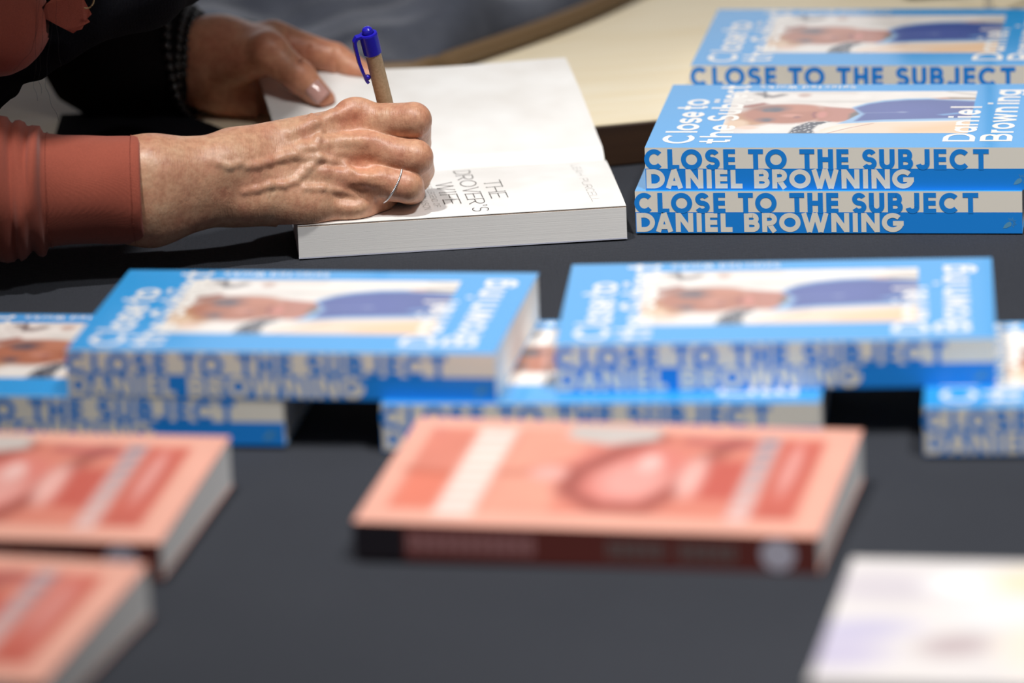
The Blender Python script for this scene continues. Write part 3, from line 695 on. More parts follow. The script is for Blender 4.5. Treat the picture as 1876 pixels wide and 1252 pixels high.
# ------------------------------------------------------------ right (writing) hand and forearm
RH = Field((-.34, 2.985, -.002), (-.030, 3.185, .112), .0008)
def build_right(F):
    I0, I1 = J(652, 226, 3.112), J(757, 221, 3.100)
    I2, I3 = J(762, 262, 3.124), J(766, 300, 3.131)
    M0, M1 = J(664, 277, 3.100), J(760, 289, 3.090)
    M2, M3 = J(768, 312, 3.116), J(768, 330, 3.126)
    R0, R1 = J(662, 330, 3.090), J(745, 341, 3.084)
    R2, R3 = J(752, 352, 3.112), J(722, 358, 3.128)
    P0, P1 = J(648, 368, 3.086), J(700, 366, 3.108)
    P2, P3 = J(706, 372, 3.124), J(676, 372, 3.134)
    W = J(432, 326, 3.078)
    # fingers
    fingers = [([(I0, .0122), (I1*.55+I0*.45, .0112), (I1, .0111), (I2, .0092), (I3, .0066)]),
               ([(M0, .0122), (M1*.5+M0*.5, .0112), (M1, .0110), (M2, .0092), (M3, .0070)]),
               ([(R0, .0118), (R1*.5+R0*.5, .0108), (R1, .0102), (R2, .0086), (R3, .0072)]),
               ([(P0, .0112), (P1, .0092), (P2, .0080), (P3, .0068)])]
    for fg in fingers:
        G = Field(F.lo, F.lo+F.h*(F.n-1), F.h) if False else None
        F.chain(fg, .0012)
    # palm: metacarpals
    Wd = vec(0, .10, 1.); Wd /= np.linalg.norm(Wd)
    w = [W+Wd*.014+vec(0, .004, 0), W+Wd*.006, W-Wd*.004, W-Wd*.013+vec(0, -.002, 0)]
    for K, q, r in ((I0, w[0], .0108), (M0, w[1], .0112), (R0, w[2], .0108), (P0, w[3], .0104)):
        F.cone(q, K, .0150, r, .006)
    # fill the palm on the far side, heel and outer edge
    HC = J(590, 338, 3.096)
    F.cone(J(500, 330, 3.092), J(640, 300, 3.112), .019, .015, .008)
    F.cone(J(545, 372, 3.082), J(655, 378, 3.090), .0135, .0105, .008)       # outer edge of the palm resting on the page
    F.cone(J(470, 352, 3.080), J(560, 372, 3.083), .017, .0138, .010)
    F.cone(J(640, 376, 3.087), J(690, 368, 3.098), .0108, .0092, .006)
    for a_, b_, r in ((I0, M0, .0105), (M0, R0, .0105), (R0, P0, .0105)):      # webs between the fingers
        d = (a_+b_)/2; F.cone(d, d+vec(.010, .004, 0), r, r*.86, .004)
    # knuckle tops
    for K, px_, py_, r in ((I0, 650, 200, .0046), (M0, 676, 268, .0050), (R0, 676, 331, .0046)):
        h_ = F.hit(px_, py_)
        if h_ is not None: F.ell(h_+vec(0, .0030, -.0002), np.eye(3), (.0100, .0046, .0068), .007)
    # thumb, on the far side
    F.chain([(J(470, 300, 3.100), .014), (J(600, 285, 3.128), .0135), (J(668, 270, 3.148), .0105), (J(732, 312, 3.153), .0082)], .004)
    # wrist and forearm
    F.cone(W+vec(0, 0, .007), J(275, 325, 3.062), .0195, .0240, .010); F.cone(W-vec(0, 0, .0075), J(275, 374, 3.060), .0180, .0240, .010)
    F.cone(J(275, 325, 3.062), J(30, 335, 3.062), .0240, .0215, .010); F.cone(J(275, 374, 3.060), J(30, 362, 3.062), .0240, .0215, .010)
    F.ell(J(455, 375, 3.066), np.eye(3), (.012, .008, .008), .008)
    F.ell(J(408, 300, 3.070), np.eye(3), (.012, .012, .013), .010)
    # hollows between the knuckles and tendons
    for px_, py_, rr, dp in ((655, 302, (.012, .0052, .0046), .0016), (655, 358, (.013, .0050, .0046), .0018)):
        h_ = F.hit(px_, py_)
        if h_ is not None: F.ell(h_-vec(0, rr[1]-dp*1.3, 0), np.eye(3), rr, .005, 'sub')
    def ridge(pts, r, out, k=.0030):
        out *= .62
        hs = [F.hit(a_, b_) for a_, b_ in pts]; hs = [h_ for h_ in hs if h_ is not None]
        pp = [(h_+vec(0, r-out, 0), r) for h_ in hs]; F.chain(pp, k)
        return hs
    ridge([(668, 262), (630, 262), (596, 266), (556, 276), (520, 288)], .0034, .0006, .004)
    ridge([(668, 328), (630, 322), (596, 318), (560, 318)], .0032, .0005, .004)
    ridge([(650, 205), (610, 216), (570, 232), (530, 248)], .0034, .0005, .004)
    vein = []
    vein += ridge([(571, 213), (580, 226), (586, 240), (583, 256), (577, 272), (585, 290)], .0016, .0009)
    vein += ridge([(585, 290), (562, 292), (540, 286), (515, 291), (490, 298), (470, 304), (452, 306)], .0018, .0009)
    vein += ridge([(585, 290), (606, 296), (628, 300), (648, 316)], .0014, .0008)
    vein += ridge([(580, 298), (566, 308), (552, 322), (540, 334), (520, 340), (496, 340), (470, 348), (446, 352)], .0015, .0010)
    vein += ridge([(560, 346), (590, 346), (620, 350), (650, 358)], .0011, .0007)
    vein += ridge([(440, 300), (420, 306), (400, 300)], .0015, .0005)
    return dict(I0=I0, M0=M0, R0=R0, I1=I1, M1=M1, R1=R1, vein=vein, R0c=R0, ends=(I0, M0, R0, P0, I1, M1, R1))
kr = build_right(RH)
# flatten what touches the page or cloth
def flatten(F, zfun):
    g = [F.lo[i]+F.h*np.arange(F.n[i]) for i in range(3)]
    zf = zfun(g[0][:, None], g[1][None, :])
    F.f = np.maximum(F.f, (zf[:, :, None]-g[2][None, None, :]).astype(np.float32))
def page_top(X_, Y_):
    dx, dy = X_-OB0.x, Y_-OB0.y; c_, s_ = math.cos(OBA), math.sin(OBA); u = dx*c_+dy*s_; v = -dx*s_+dy*c_
    top = np.where(v < GV, zr(np.clip(v, 0, GV))+.0009, zl(v)+.0009)
    return np.where((u > -.012) & (u < OL+.002) & (v > -.004) & (v < .25), top, .001)
flatten(RH, page_top)

# ------------------------------------------------------------ left hand, holding the page
LH = Field((-.36, 3.215, .012), (-.040, 3.44, .17), .0011)
def build_left(F):
    W = J(352, 112, 3.335)
    T1, T2, T3 = J(492, 96, 3.290), J(548, 140, 3.278), J(592, 184, 3.272)
    F.chain([(J(400, 120, 3.315), .0185), (T1, .0128), (T2, .0100), (T3, .0080)], .004)
    F.ell(T1+vec(0, -.003, .003), np.eye(3), (.009, .009, .009), .006)
    I0 = J(500, 76, 3.330)
    F.chain([(I0, .0130), (J(612, 108, 3.322), .0102), (J(680, 148, 3.312), .0088), (J(742, 190, 3.298), .0073)], .003)
    F.chain([(J(500, 100, 3.350), .0130), (J(606, 148, 3.342), .0104), (J(664, 178, 3.330), .0088), (J(716, 200, 3.315), .0074)], .0016)
    F.chain([(J(490, 128, 3.360), .0125), (J(586, 172, 3.356), .0098), (J(632, 196, 3.340), .0082)], .0016)
    F.chain([(J(470, 150, 3.362), .0115), (J(548, 188, 3.362), .0086), (J(584, 206, 3.35), .0070)], .0016)
    for q, r in ((J(500, 84, 3.330), .0125), (J(496, 108, 3.345), .0125), (J(486, 132, 3.355), .0120), (J(470, 152, 3.360), .0110)):
        F.cone(W+(q-J(490, 108, 3.35))*.35, q, .0175, r, .010)
    F.ell(J(400, 62, 3.325), np.eye(3), (.018, .016, .012), .014)
    F.cone(J(372, 150, 3.322), J(452, 160, 3.325), .0175, .0125, .012); F.cone(J(410, 176, 3.318), J(468, 200, 3.315), .0120, .0085, .010)      # heel of the hand
    F.cone(J(380, 90, 3.322), J(480, 84, 3.310), .0160, .0120, .010)
    E_ = J(180, 60, 3.36)
    F.cone(W, W*.5+E_*.5, .0235, .0280, .008); F.cone(W*.5+E_*.5, E_, .0280, .0300, .008)
build_left(LH)
for cr_ in ([(568, 84), (560, 98), (550, 114)], [(616, 92), (613, 112), (618, 136)]):      # folds at the finger's joints
    hs_ = [LH.hit(x_, y_, 3.22, 3.40) for x_, y_ in cr_]; hs_ = [(h_+vec(0, -.0003, 0), .0011) for h_ in hs_ if h_ is not None]
    LH.chain(hs_, .0016, op='sub')
flatten(LH, lambda X_, Y_: np.maximum(page_top(X_, Y_), .0268))
# ------------------------------------------------------------ rest of the body, outside the frame
BD = Field((-.86, 2.80, -.36), (-.14, 3.72, .66), .008)
def build_body(F):
    sR, sL = vec(-.345, 3.055, .36), vec(-.40, 3.43, .37)
    eR, eL = vec(-.41, 3.050, .062), J(110, -110, 3.40)
    F.chain([(sR, .050), (eR, .036), (J(30, 348, 3.062), .024)], .02); F.chain([(sL, .048), (eL, .036), (J(180, 70, 3.36), .028)], .02)
    F.cone(vec(-.40, 3.14, .37), vec(-.45, 3.36, .38), .068, .075, .05)
    F.cone(vec(-.54, 3.20, .20), vec(-.54, 3.34, .20), .10, .10, .06); F.cone(vec(-.64, 3.20, .0), vec(-.64, 3.34, .0), .11, .11, .08)
    F.cone(vec(-.70, 3.20, -.20), vec(-.70, 3.36, -.20), .115, .115, .08)
    hc = vec(-.29, 3.155, .50)
    F.cone(vec(-.44, 3.24, .42), hc+vec(-.03, 0, -.01), .052, .050, .03)
    F.ell(hc, np.eye(3), (.095, .074, .090), .02)
    F.ell(hc+vec(.06, 0, -.045), np.eye(3), (.045, .05, .045), .03)
    F.cone(hc+vec(.082, 0, -.035), hc+vec(.092, 0, -.066), .008, .011, .008)                     # nose, facing the page
    F.ell(hc+vec(.060, 0, -.088), np.eye(3), (.010, .022, .008), .008)
    for sy in (-1, 1):
        F.ell(hc+vec(-.01, sy*.076, -.01), np.eye(3), (.022, .010, .030), .008); F.ell(hc+vec(.09, sy*.03, -.012), np.eye(3), (.01, .013, .008), .01, 'sub')
build_body(BD)
parts = [RH.mesh(), LH.mesh(), BD.mesh()]
cols = []
for i, (V_, F_) in enumerate(parts):
    c_ = np.ones((len(V_), 4))
    if i == 0:
        for K, r, col, s_ in [(kr['I0']+vec(0, -.011, .008), .012, (1.02, .80, .74), .8), (kr['M0']+vec(.003, -.012, 0), .010, (1.08, .84, .78), .9), (kr['R0']+vec(.003, -.012, 0), .010, (1.06, .86, .80), .8), (kr['I1']+vec(.008, 0, 0), .012, (1.02, .80, .76), .7), (kr['M1']+vec(.008, 0, 0), .012, (1.02, .82, .78), .7), (kr['R1']+vec(.008, 0, 0), .011, (1.04, .86, .80), .6)]:
            d = np.linalg.norm(V_-K, axis=1)/r; w_ = (np.exp(-d*d)*s_)[:, None]; c_[:, :3] = c_[:, :3]*(1-w_)+c_[:, :3]*np.array(col)*w_
        for P in kr['vein']:
            d = np.linalg.norm(V_-P, axis=1)/.0036; w_ = (np.exp(-d*d)*.30)[:, None]; c_[:, :3] = c_[:, :3]*(1-w_)+c_[:, :3]*np.array((.92, 1.03, 1.12))*w_
    if i == 1: c_[:, :3] *= np.array((1.0, .82, .78))
    cols.append(c_)
V_, F_, o_ = [], [], 0
for a_, b_ in parts: V_.append(a_); F_.append(b_+o_); o_ += len(a_)
person = mesh_obj('person', np.concatenate(V_), np.concatenate(F_), M['skin'], smooth=True, attr=np.concatenate(cols))
tag(person, 'person in rolled rust-coloured sleeves signing the open book with the right hand', 'person')
person.data.update()

# ------------------------------------------------------------ clothing lofted around the limbs
def loft(name, rings, m, parent=None, closed_ends=False, smooth=True, thick=0):
    V, Fc = [], []; n_ = len(rings[0])
    for r in rings: V += [tuple(p) for p in r]
    for j in range(len(rings)-1):
        for i in range(n_): Fc.append((j*n_+i, j*n_+(i+1) % n_, (j+1)*n_+(i+1) % n_, (j+1)*n_+i))
    if closed_ends: Fc += [tuple(range(n_))[::-1], tuple(range((len(rings)-1)*n_, len(rings)*n_))]
    return mesh_obj(name, V, Fc, m, parent, smooth=smooth)
def ring(c, ax_, r1, r2, n_=72, fn=None):
    """ellipse around the axis ax_; r1 is upward, r2 sideways"""
    ax_ = Vector(ax_).normalized(); up = (Vector((0, 0, 1))-ax_*ax_.z).normalized(); sd = ax_.cross(up); out = []
    for i in range(n_):
        t = 2*math.pi*i/n_; k = 1+(fn(t) if fn else 0); out.append(Vector(c)+up*math.cos(t)*r1*k+sd*math.sin(t)*r2*k)
    return out
# right sleeve: plain cuff, then a thick turned-back roll with stacked folds
def sleeve_path(px):   # centre line and radius by the picture column, on the forearm's own distance
    return at(px, 348, 3.060-.00006*(262-px)*.6)
rings = []
sec = [(262, 94), (262.5, 97), (258, 98.5), (250, 99), (244, 98.3), (236, 99), (200, 98), (160, 98), (120, 100), (92, 103), (84, 104), (80, 110), (78, 116), (72, 120), (64, 121), (58, 117), (54, 116), (50, 122), (42, 126), (34, 125), (29, 119), (25, 120), (20, 127), (8, 131), (-6, 129), (-12, 124), (-18, 126), (-40, 134), (-90, 136), (-160, 142), (-200, 144), (-250, 146)]
for i, (px, rp) in enumerate(sec):
    c_ = sleeve_path(px); c_ = Vector((c_.x, c_.y, c_.z+(.0 if px > 80 else .0)))
    if c_.x < -.38: c_ = Vector((c_.x, c_.y, c_.z+(-.38-c_.x)*.9))
    r = rp/3.02/1000
    ph = px*.11
    amp = .006 if px > 84 else .020
    fn = lambda t, ph=ph, amp=amp, px=px: amp*math.sin(3*t+ph*.5)+amp*.6*math.sin(5*t-ph*.35+1)+(.035*math.sin(2*t+px*.09)+.02*math.sin(3*t+px*.17) if px < 84 else .008*math.sin(4*t+px*.05))
    rings.append(ring(c_, (1, .02, 0), r, r*.97, 96, fn))
sl = loft('shirt_sleeve', rings, M['rust'], person)
sm = sl.modifiers.new('thickness', 'SOLIDIFY'); sm.thickness = .0012; sm.offset = 1
# stitching near the cuff's edge and at the turn-back
for nm, px, rp in (('cuff_stitching', 245, 98.9), ('fold_stitching', 91, 104)):
    V, Fc = [], []
    rg = ring(sleeve_path(px), (1, .02, 0), rp/3020+.0003, rp/3020*.97+.0003, 288, lambda t, px=px: .006*math.sin(3*t+px*.055)+.0036*math.sin(5*t-px*.0385+1)+.008*math.sin(4*t+px*.05))
    for i in range(0, 288, 3):
        a_, b_ = rg[i], rg[(i+2) % 288]; o = len(V); w_ = Vector((.00016, 0, 0)); n2 = (a_-sleeve_path(px)); n2.x = 0; n2 = n2.normalized()*.0002
        V += [a_-w_, a_+w_, b_+w_, b_-w_, a_-w_+n2, a_+w_+n2, b_+w_+n2, b_-w_+n2]
        Fc += [(o, o+1, o+2, o+3), (o+4, o+7, o+6, o+5), (o, o+4, o+5, o+1), (o+1, o+5, o+6, o+2), (o+2, o+6, o+7, o+3), (o+3, o+7, o+4, o)]
    mesh_obj(nm, V, Fc, M['thread'], sl)

# black left sleeve lying towards the wrist
rings = []
pts = [(J(344, 108, 3.335), .030, .030), (J(338, 110, 3.335), .035, .034), (J(312, 114, 3.336), .040, .038), (J(270, 120, 3.34), .044, .041), (J(225, 112, 3.345), .046, .044), (J(190, 80, 3.352), .046, .044), (J(158, 0, 3.37), .047, .046), (J(118, -100, 3.395), .052, .052), (J(110, -110, 3.40)*.7+vec(-.40, 3.43, .37)*.3, .056, .056), (J(110, -110, 3.40)*.4+vec(-.40, 3.43, .37)*.6, .062, .062), (vec(-.41, 3.43, .38), .070, .070)]
for i, (c_, r1, r2) in enumerate(pts):
    ax_ = Vector(pts[min(i+1, len(pts)-1)][0])-Vector(pts[max(i-1, 0)][0])
    ax_ = Vector((ax_.x, ax_.y, ax_.z*(1 if i > 5 else .2)))
    rings.append(ring(c_, -ax_, r1, r2, 64, lambda t, i=i: .04*math.sin(4*t+i*.9)+.03*math.sin(7*t-i*1.4)))
bs = loft('black_sleeve', rings, M['black_knit'], person); bs['label'] = 'black sleeve of the far arm'

# rust shirt body and black underlayer
def blob_mesh(name, build, lo, hi, h, m, parent, label=None):
    F = Field(lo, hi, h); build(F); v_, f_ = F.mesh(); o = mesh_obj(name, v_, f_, m, parent, smooth=True)
    if label: o['label'] = label
    return o
def shirt(F):
    F.cone(vec(-.44, 3.16, .37), vec(-.45, 3.36, .38), .092, .092, .05); F.cone(vec(-.54, 3.20, .20), vec(-.54, 3.34, .20), .12, .12, .06)
    F.cone(vec(-.64, 3.20, .0), vec(-.64, 3.34, .0), .13, .13, .08); F.cone(vec(-.70, 3.20, -.2), vec(-.70, 3.36, -.2), .135, .135, .08)
    F.cone(vec(-.345, 3.055, .36), vec(-.410, 3.052, .085), .078, .060, .04); F.cone(vec(-.345, 3.055, .37), vec(-.40, 3.14, .38), .078, .09, .04)
    F.cone(vec(-.42, 3.12, .26), J(-10, 60, 3.10), .06, .026, .03)       # shirt front hanging over the near arm
    F.cone(J(-40, 20, 3.10), J(28, 40, 3.10), .030, .0185, .02); F.cone(J(0, 60, 3.095), J(40, 30, 3.095), .020, .0150, .01)
    F.cone(J(-14, 100, 3.10), J(12, 96, 3.10), .007, .006, .008)
blob_mesh('shirt_body', shirt, (-.84, 2.95, -.32), (-.27, 3.62, .48), .005, M['rust'], person)
def under(F):
    F.cone(J(-60, 120, 3.12), J(56, 104, 3.12), .033, .0105, .01); F.cone(J(-60, 175, 3.125), J(16, 160, 3.125), .022, .0070, .008)
    F.cone(J(60, 104, 3.12), J(112, 78, 3.12), .0145, .0105, .008); F.cone(J(112, 78, 3.12), J(150, 40, 3.125), .0110, .0130, .008)
    F.cone(J(150, 30, 3.13), J(260, -20, 3.16), .018, .025, .01); F.cone(J(-80, 200, 3.12), J(-20, 205, 3.125), .012, .0040, .006)
    F.cone(J(260, -30, 3.16), J(330, -40, 3.20), .025, .018, .01)
blob_mesh('black_scarf', under, (-.38, 3.06, .06), (-.17, 3.24, .20), .002, M['black_cloth'], person, 'black scarf hanging between the arms')
# frayed flap of the rust shirt front
outline = [(74, 30), (84, 8), (100, -6), (150, -8), (168, 26), (160, 34), (165, 40), (154, 46), (150, 54), (141, 56), (134, 61), (120, 54), (104, 46), (90, 38)]
V = [tuple(at(x, y, 3.088+.00003*(x-100)+.0012*math.sin(x*.2))) for x, y in outline]+[tuple(at(x, y, 3.0895+.00003*(x-100)+.0012*math.sin(x*.2))) for x, y in outline]
k_ = len(outline)
Fc = [tuple(range(k_)), tuple(range(k_, 2*k_))[::-1]]+[(i, (i+1) % k_, (i+1) % k_+k_, i+k_) for i in range(k_)]
mesh_obj('shirt_flap', V, Fc, M['rust'], person)
# hair mass on the head and stray strands falling into view
def hairb(F):
    hc = vec(-.29, 3.155, .50)
    F.ell(hc+vec(-.03, 0, .025), np.eye(3), (.112, .110, .100), .02); F.ell(hc+vec(.02, 0, .085), np.eye(3), (.07, .085, .035), .03)
    for sy in (-1, 1): F.chain([(hc+vec(-.03, sy*.085, .02), .050), (hc+vec(-.03, sy*.112, -.09), .044), (hc+vec(-.02, sy*.112, -.18), .030)], .03)
    F.ell(hc+vec(.09, 0, -.03), np.eye(3), (.050, .058, .062), .01, 'sub')
hr = blob_mesh('hair', hairb, (-.48, 2.95, .24), (-.14, 3.37, .69), .006, M['hair'], person)
def tube(V, Fc, pts, r, n_=5):
    for i, p in enumerate(pts):
        p = Vector(p); d = Vector(pts[min(i+1, len(pts)-1)])-Vector(pts[max(i-1, 0)]); d.normalize()
        a_ = d.orthogonal().normalized(); b_ = d.cross(a_)
        o = len(V); rr = r[i] if isinstance(r, (list, tuple)) else r
        for k in range(n_): V.append(tuple(p+a_*math.cos(2*math.pi*k/n_)*rr+b_*math.sin(2*math.pi*k/n_)*rr))
        if i: 
            for k in range(n_): Fc.append((o-n_+k, o-n_+(k+1) % n_, o+(k+1) % n_, o+k))
V, Fc = [], []
for st in ([(72, -20), (70, 40), (60, 90), (38, 116), (22, 132)], [(80, -20), (78, 60), (74, 110), (72, 150), (78, 176)], [(102, -20), (104, 50), (110, 110), (112, 130)], [(96, 40), (86, 120), (84, 160), (96, 195), (112, 228)], [(66, -20), (66, 110), (62, 160), (72, 190)]):
    P = [at(x, y, 3.080) for x, y in st]; Q = []
    for i in range(len(P)-1):
        for q in range(6): Q.append(P[i].lerp(P[i+1], q/6)+Vector((.0004*math.sin(i*6+q), 0, 0)))
    tube(V, Fc, Q, .00009, 4)
st_ = mesh_obj('stray_hairs', V, Fc, M['hair'], hr)
# beads wound round the far wrist
V, Fc = [], []
def sphere(V, Fc, c, r, n1=8, n2=6):
    o = len(V)
    V.append((c[0], c[1], c[2]+r))
    for i in range(1, n2):
        for j in range(n1):
            a_, b_ = math.pi*i/n2, 2*math.pi*j/n1; V.append((c[0]+r*math.sin(a_)*math.cos(b_), c[1]+r*math.sin(a_)*math.sin(b_), c[2]+r*math.cos(a_)))
    V.append((c[0], c[1], c[2]-r))
    for j in range(n1): Fc.append((o, o+1+j, o+1+(j+1) % n1)); Fc.append((len(V)-1, len(V)-1-n1+(j+1) % n1, len(V)-1-n1+j))
    for i in range(n2-2):
        for j in range(n1): a_ = o+1+i*n1; Fc.append((a_+j, a_+n1+j, a_+n1+(j+1) % n1, a_+(j+1) % n1))
for k, (px, rr) in enumerate(((356, .0290), (347, .0325), (366, .0275), (376, .0262), (338, .0375))):
    ax_ = vec(-.35, .12, .05); c_ = J(px, 108, 3.335)
    rg = ring(c_, (1, -.2, -.1+.06*k), rr, rr, 34)
    for q in rg: sphere(V, Fc, (q.x, q.y, q.z), .0036)
br = mesh_obj('bracelet', V, Fc, M['bead'], person, smooth=True); br['label'] = 'strands of black beads round the far wrist'
V, Fc = [], []
c_ = at(158, -4, 3.085); hoop = [c_+Vector((math.cos(t)*.0046, .001*math.sin(t), math.sin(t)*.0062)) for t in np.linspace(-1.9, 1.2, 22)]
tube(V, Fc, hoop, .00045, 8); mesh_obj('earring', V, Fc, M['gold'], person, smooth=True)
# thumbnail on the far thumb, ring on the near hand
F = LH; h_ = F.hit(588, 180, 3.20, 3.33)
if h_ is not None:
    V = []; n1, n2 = 9, 7; ax1 = (Vector(J(592, 184, 3.272))-Vector(J(548, 140, 3.278))).normalized(); nrm = Vector((.1, -.8, .55)).normalized(); nrm = (nrm-ax1*nrm.dot(ax1)).normalized(); ax2 = ax1.cross(nrm)
    base_ = Vector(J(580, 174, 3.272))
    for i in range(n1):
        for j in range(n2):
            t = (i/(n1-1)-.5); s_ = (j/(n2-1)-.5)*2; rad = .0093
            w_ = .85*(1-.5*max(0, abs(t)*2-.5)**2); ang = s_*w_
            V.append(tuple(base_+ax1*(t*.012)+nrm*rad*math.cos(ang)*(1-.10*abs(t))+ax2*rad*math.sin(ang)*.9))
    nl = mesh_obj('fingernail', V, gridfaces(n2, n1), M['nail'], person, smooth=True)
    sm = nl.modifiers.new('t', 'SOLIDIFY'); sm.thickness = .0004
R0_, R1_ = Vector(kr['R0']), Vector(kr['R1']); ax_ = (R1_-R0_).normalized()
c_ = R0_.lerp(R1_, .69); V, Fc = [], []
ua = ax_.orthogonal().normalized(); ub = ax_.cross(ua)
tilt = Vector((.18, 0, .0))
V, Fc = [], []
for i in range(64):
    t = 2*math.pi*i/64; d = ua*math.cos(t)+ub*math.sin(t); rr = .0101
    q = c_+d*rr+ax_*(d.z*.0034)
    # slide each bead to lie on the skin
    lo_, hi_ = .006, .014
    P = None
    for s_ in np.linspace(.016, .006, 60):
        T = np.array(c_+d*float(s_)+ax_*(d.z*.0048+.0035*max(0, -d.y)))
        if np.all(T > RH.lo+.002) and RH.val(T) < .0002: P = T; break
    if P is None or np.linalg.norm(P-np.array(c_)) > .0128: continue
    P = np.array(c_)+(P-np.array(c_))*1.0
    sphere(V, Fc, P, .00080, 8, 6)
rg = mesh_obj('ring', V, Fc, M['silver'], person, smooth=True); rg['label'] = 'thin beaded silver ring'

# ------------------------------------------------------------ pen
TIP = Vector(J(746, 352, 3.140)); TOP = Vector(J(673, 57, 3.1185))
axis = (TOP-TIP); PL = axis.length
pen = empty('ballpoint_pen', TIP); pen.rotation_mode = 'QUATERNION'
pen.rotation_quaternion = axis.to_track_quat('Z', 'Y')
def lathe(name, prof_, m, parent, n_=40):
    V, Fc = [], []
    for r, z in prof_:
        for k in range(n_): V.append((r*math.cos(2*math.pi*k/n_), r*math.sin(2*math.pi*k/n_), z))
    for i in range(len(prof_)-1):
        for k in range(n_): Fc.append((i*n_+k, i*n_+(k+1) % n_, (i+1)*n_+(k+1) % n_, (i+1)*n_+k))
    Fc += [tuple(range(n_))[::-1], tuple(range((len(prof_)-1)*n_, len(prof_)*n_))]
    return mesh_obj(name, V, Fc, m, parent, smooth=False)
lathe('pen_tip', [(.0003, 0), (.0006, .0012), (.0012, .003), (.0022, .008), (.0044, .018), (.0048, .022)], M['pen_blue'], pen)
ka = PL-.0150
bar = lathe('barrel', [(.0047, .0215), (.0049, .023), (.0049, ka)], M['kraft'], pen)
cap = lathe('clip_cap', [(.0050, ka-.0005), (.0056, ka+.0002), (.0057, ka+.008), (.0057, ka+.0125), (.0054, ka+.0135), (.0038, ka+.0136), (.0037, ka+.0120)], M['pen_blue'], pen)
lathe('push_button', [(.0034, ka+.0115), (.0034, ka+.0150), (.0031, ka+.0164), (.0022, ka+.0174), (.0009, ka+.0178)], M['pen_blue'], pen)
# clip: arched arm along the barrel's left side
cl_dir = Vector((-1, -.25, 0)); q = pen.rotation_quaternion.inverted(); cl = (q @ cl_dir); cl.z = 0; cl.normalize(); sd = Vector((-cl.y, cl.x, 0))
path = [(.0040, ka+.0128), (.0075, ka+.0128), (.0092, ka+.0108), (.0096, ka+.006), (.0095, ka-.004), (.0088, ka-.010), (.0078, ka-.0165), (.0070, ka-.0180)]
V, Fc = [], []
for i, (r, z) in enumerate(path):
    wd, tk = (.0024 if i < 6 else .0015), .0009
    p0 = Vector(path[max(i-1, 0)]); p1 = Vector(path[min(i+1, len(path)-1)]); d = (p1-p0).normalized(); nn = Vector((-d.y, d.x))
    for a_, b_ in ((-1, -1), (1, -1), (1, 1), (-1, 1)):
        rr, zz = r+nn.x*tk*b_, z+nn.y*tk*b_; V.append(tuple(cl*rr+sd*wd*a_+Vector((0, 0, zz))))
for i in range(len(path)-1):
    for k in range(4): Fc.append((i*4+k, i*4+(k+1) % 4, i*4+4+(k+1) % 4, i*4+4+k))
Fc += [(0, 1, 2, 3), tuple(range(len(path)*4-4, len(path)*4))[::-1]]
clip = mesh_obj('clip', V, Fc, M['pen_blue'], cap)
V, Fc = [], []; sphere(V, Fc, tuple(cl*.0066+Vector((0, 0, ka-.0145))), .0019, 12, 8); mesh_obj('clip_bump', V, Fc, M['pen_blue'], cap, smooth=True)
tag(pen, 'kraft card ballpoint pen with a blue clip held upright in the writing hand', 'pen')

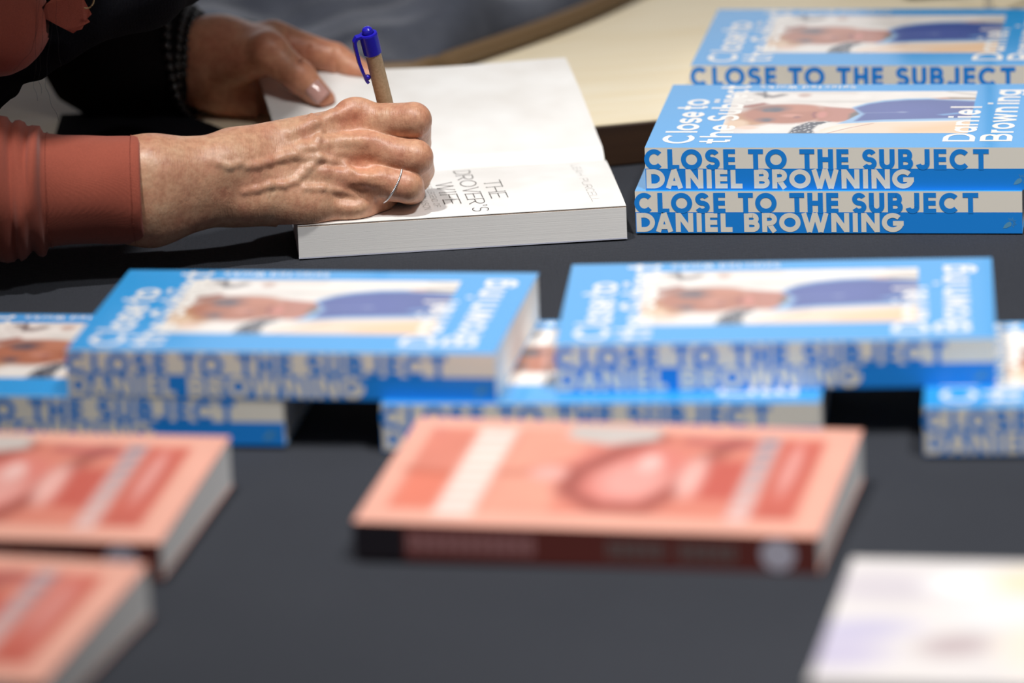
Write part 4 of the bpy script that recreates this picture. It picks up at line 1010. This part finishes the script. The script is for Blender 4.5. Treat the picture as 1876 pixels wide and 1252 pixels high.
# ------------------------------------------------------------ slate jacket on the wooden table
def jacket():
    n1, n2 = 170, 150
    V = []; A_ = np.linspace(0, 1, n1); B_ = np.linspace(0, 1, n2)
    for b_ in B_:
        for a_ in A_:
            # right border runs away to the upper right
            y = 3.40+b_*.50
            xr_ = -.052+(y-3.40)*.70+.012*math.sin(b_*7); xr_ = min(xr_, .235)
            xl_ = -.245
            x = xl_+(xr_-xl_)*a_
            ed = min(1, (1-a_)*(xr_-xl_)/.045)*1.; ef = min(1, b_*.55/.05); el = min(1, a_*20); eb = min(1, (1-b_)*12)
            prof_ = lambda q: math.sqrt(max(0, 1-(1-q)**2))
            h_ = .027+(.030*prof_(ed)*prof_(ef)*prof_(el)*prof_(eb))*(1+.20*math.sin(x*30+y*26)+.16*math.sin(x*20-y*36+1)+.10*math.sin(x*80+y*30)+.07*math.sin(x*40-y*120))
            V.append((x, y, h_))
    top = np.array(V); bot = top.copy(); bot[:, 2] = .0262
    f_ = gridfaces(n1, n2); n_ = len(top)
    e = [(i, i+1, i+1+n_, i+n_) for i in range(n1-1)]+[((n2-1)*n1+i+1, (n2-1)*n1+i, (n2-1)*n1+i+n_, (n2-1)*n1+i+1+n_) for i in range(n1-1)]
    e += [(j*n1+n1-1, (j+1)*n1+n1-1, (j+1)*n1+n1-1+n_, j*n1+n1-1+n_) for j in range(n2-1)]+[((j+1)*n1, j*n1, j*n1+n_, (j+1)*n1+n_) for j in range(n2-1)]
    root = empty('folded_jacket', (0, 0, 0))
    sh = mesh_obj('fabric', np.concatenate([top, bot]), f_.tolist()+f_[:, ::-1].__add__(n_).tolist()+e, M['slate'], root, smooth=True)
    V, Fc = [], []
    pts = [top[i]+vec(0, -.002, .005) for i in range(0, n1-3, 4)]+[top[j*n1+n1-1]+vec(.001, -.001, .006) for j in range(2, n2, 3)]; pts = [Vector(p) for p in pts]
    tube(V, Fc, pts, .0062, 10); mesh_obj('tan_piping', V, Fc, M['tan_trim'], root, smooth=True)
    tag(root, 'slate grey-blue garment with tan piping heaped on the pale wooden board behind the open book', 'clothing')
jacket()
# black sheet added to darken the gap under the far wrist
n1, n2 = 80, 50; V = []
for j in range(n2):
    for i in range(n1):
        x = -.287+.132*i/(n1-1); y1 = 3.338 if x < -.2144 else 3.338-(x+.2144)*1.6
        y = 3.195+(y1-3.195)*j/(n2-1)
        e_ = min(1, i/8, (n1-1-i)/8, j/8, (n2-1-j)/8); V.append((x, y, .0270+.0030*math.sqrt(e_)*(1+.25*math.sin(i*.3+j*.2))))
top = np.array(V); bot = top.copy(); bot[:, 2] -= .0007; f_ = gridfaces(n1, n2); n_ = len(top)
e = [(i, i+1, i+1+n_, i+n_) for i in range(n1-1)]+[((n2-1)*n1+i+1, (n2-1)*n1+i, (n2-1)*n1+i+n_, (n2-1)*n1+i+1+n_) for i in range(n1-1)]
e += [(j*n1+n1-1, (j+1)*n1+n1-1, (j+1)*n1+n1-1+n_, j*n1+n1-1+n_) for j in range(n2-1)]+[((j+1)*n1, j*n1, j*n1+n_, (j+1)*n1+n_) for j in range(n2-1)]
tag(mesh_obj('black_cloth', np.concatenate([top, bot]), f_.tolist()+(f_[:, ::-1]+n_).tolist()+e, M['black_cloth'], smooth=True), 'added black sheet standing in for the shade between forearm and far wrist', 'cloth')

# ------------------------------------------------------------ things at the far right corner of the wooden table
kb = empty('equipment_case', (.40, 3.66, .026), .1)
v, f = box(-.13, .25, -.085, .20, .0, .10); o = mesh_obj('case_body', v, f, M['black_cloth'], kb)
bv = o.modifiers.new('b', 'BEVEL'); bv.width = .008; bv.segments = 3
v, f = box(-.02, .12, -.088, -.0855, .05, .06); mesh_obj('handle', v, f, M['steel'], kb)
tag(kb, 'black case at the back behind the farthest blue book', 'case')
st = empty('metal_stand', (.3330, 3.507, .0262))
lathe('base', [(.012, 0), (.012, .003), (.004, .005)], M['steel'], st); lathe('pole', [(.0026, .005), (.0026, .40)], M['steel'], st)
tag(st, 'thin upright metal rod in front of the black case', 'stand')
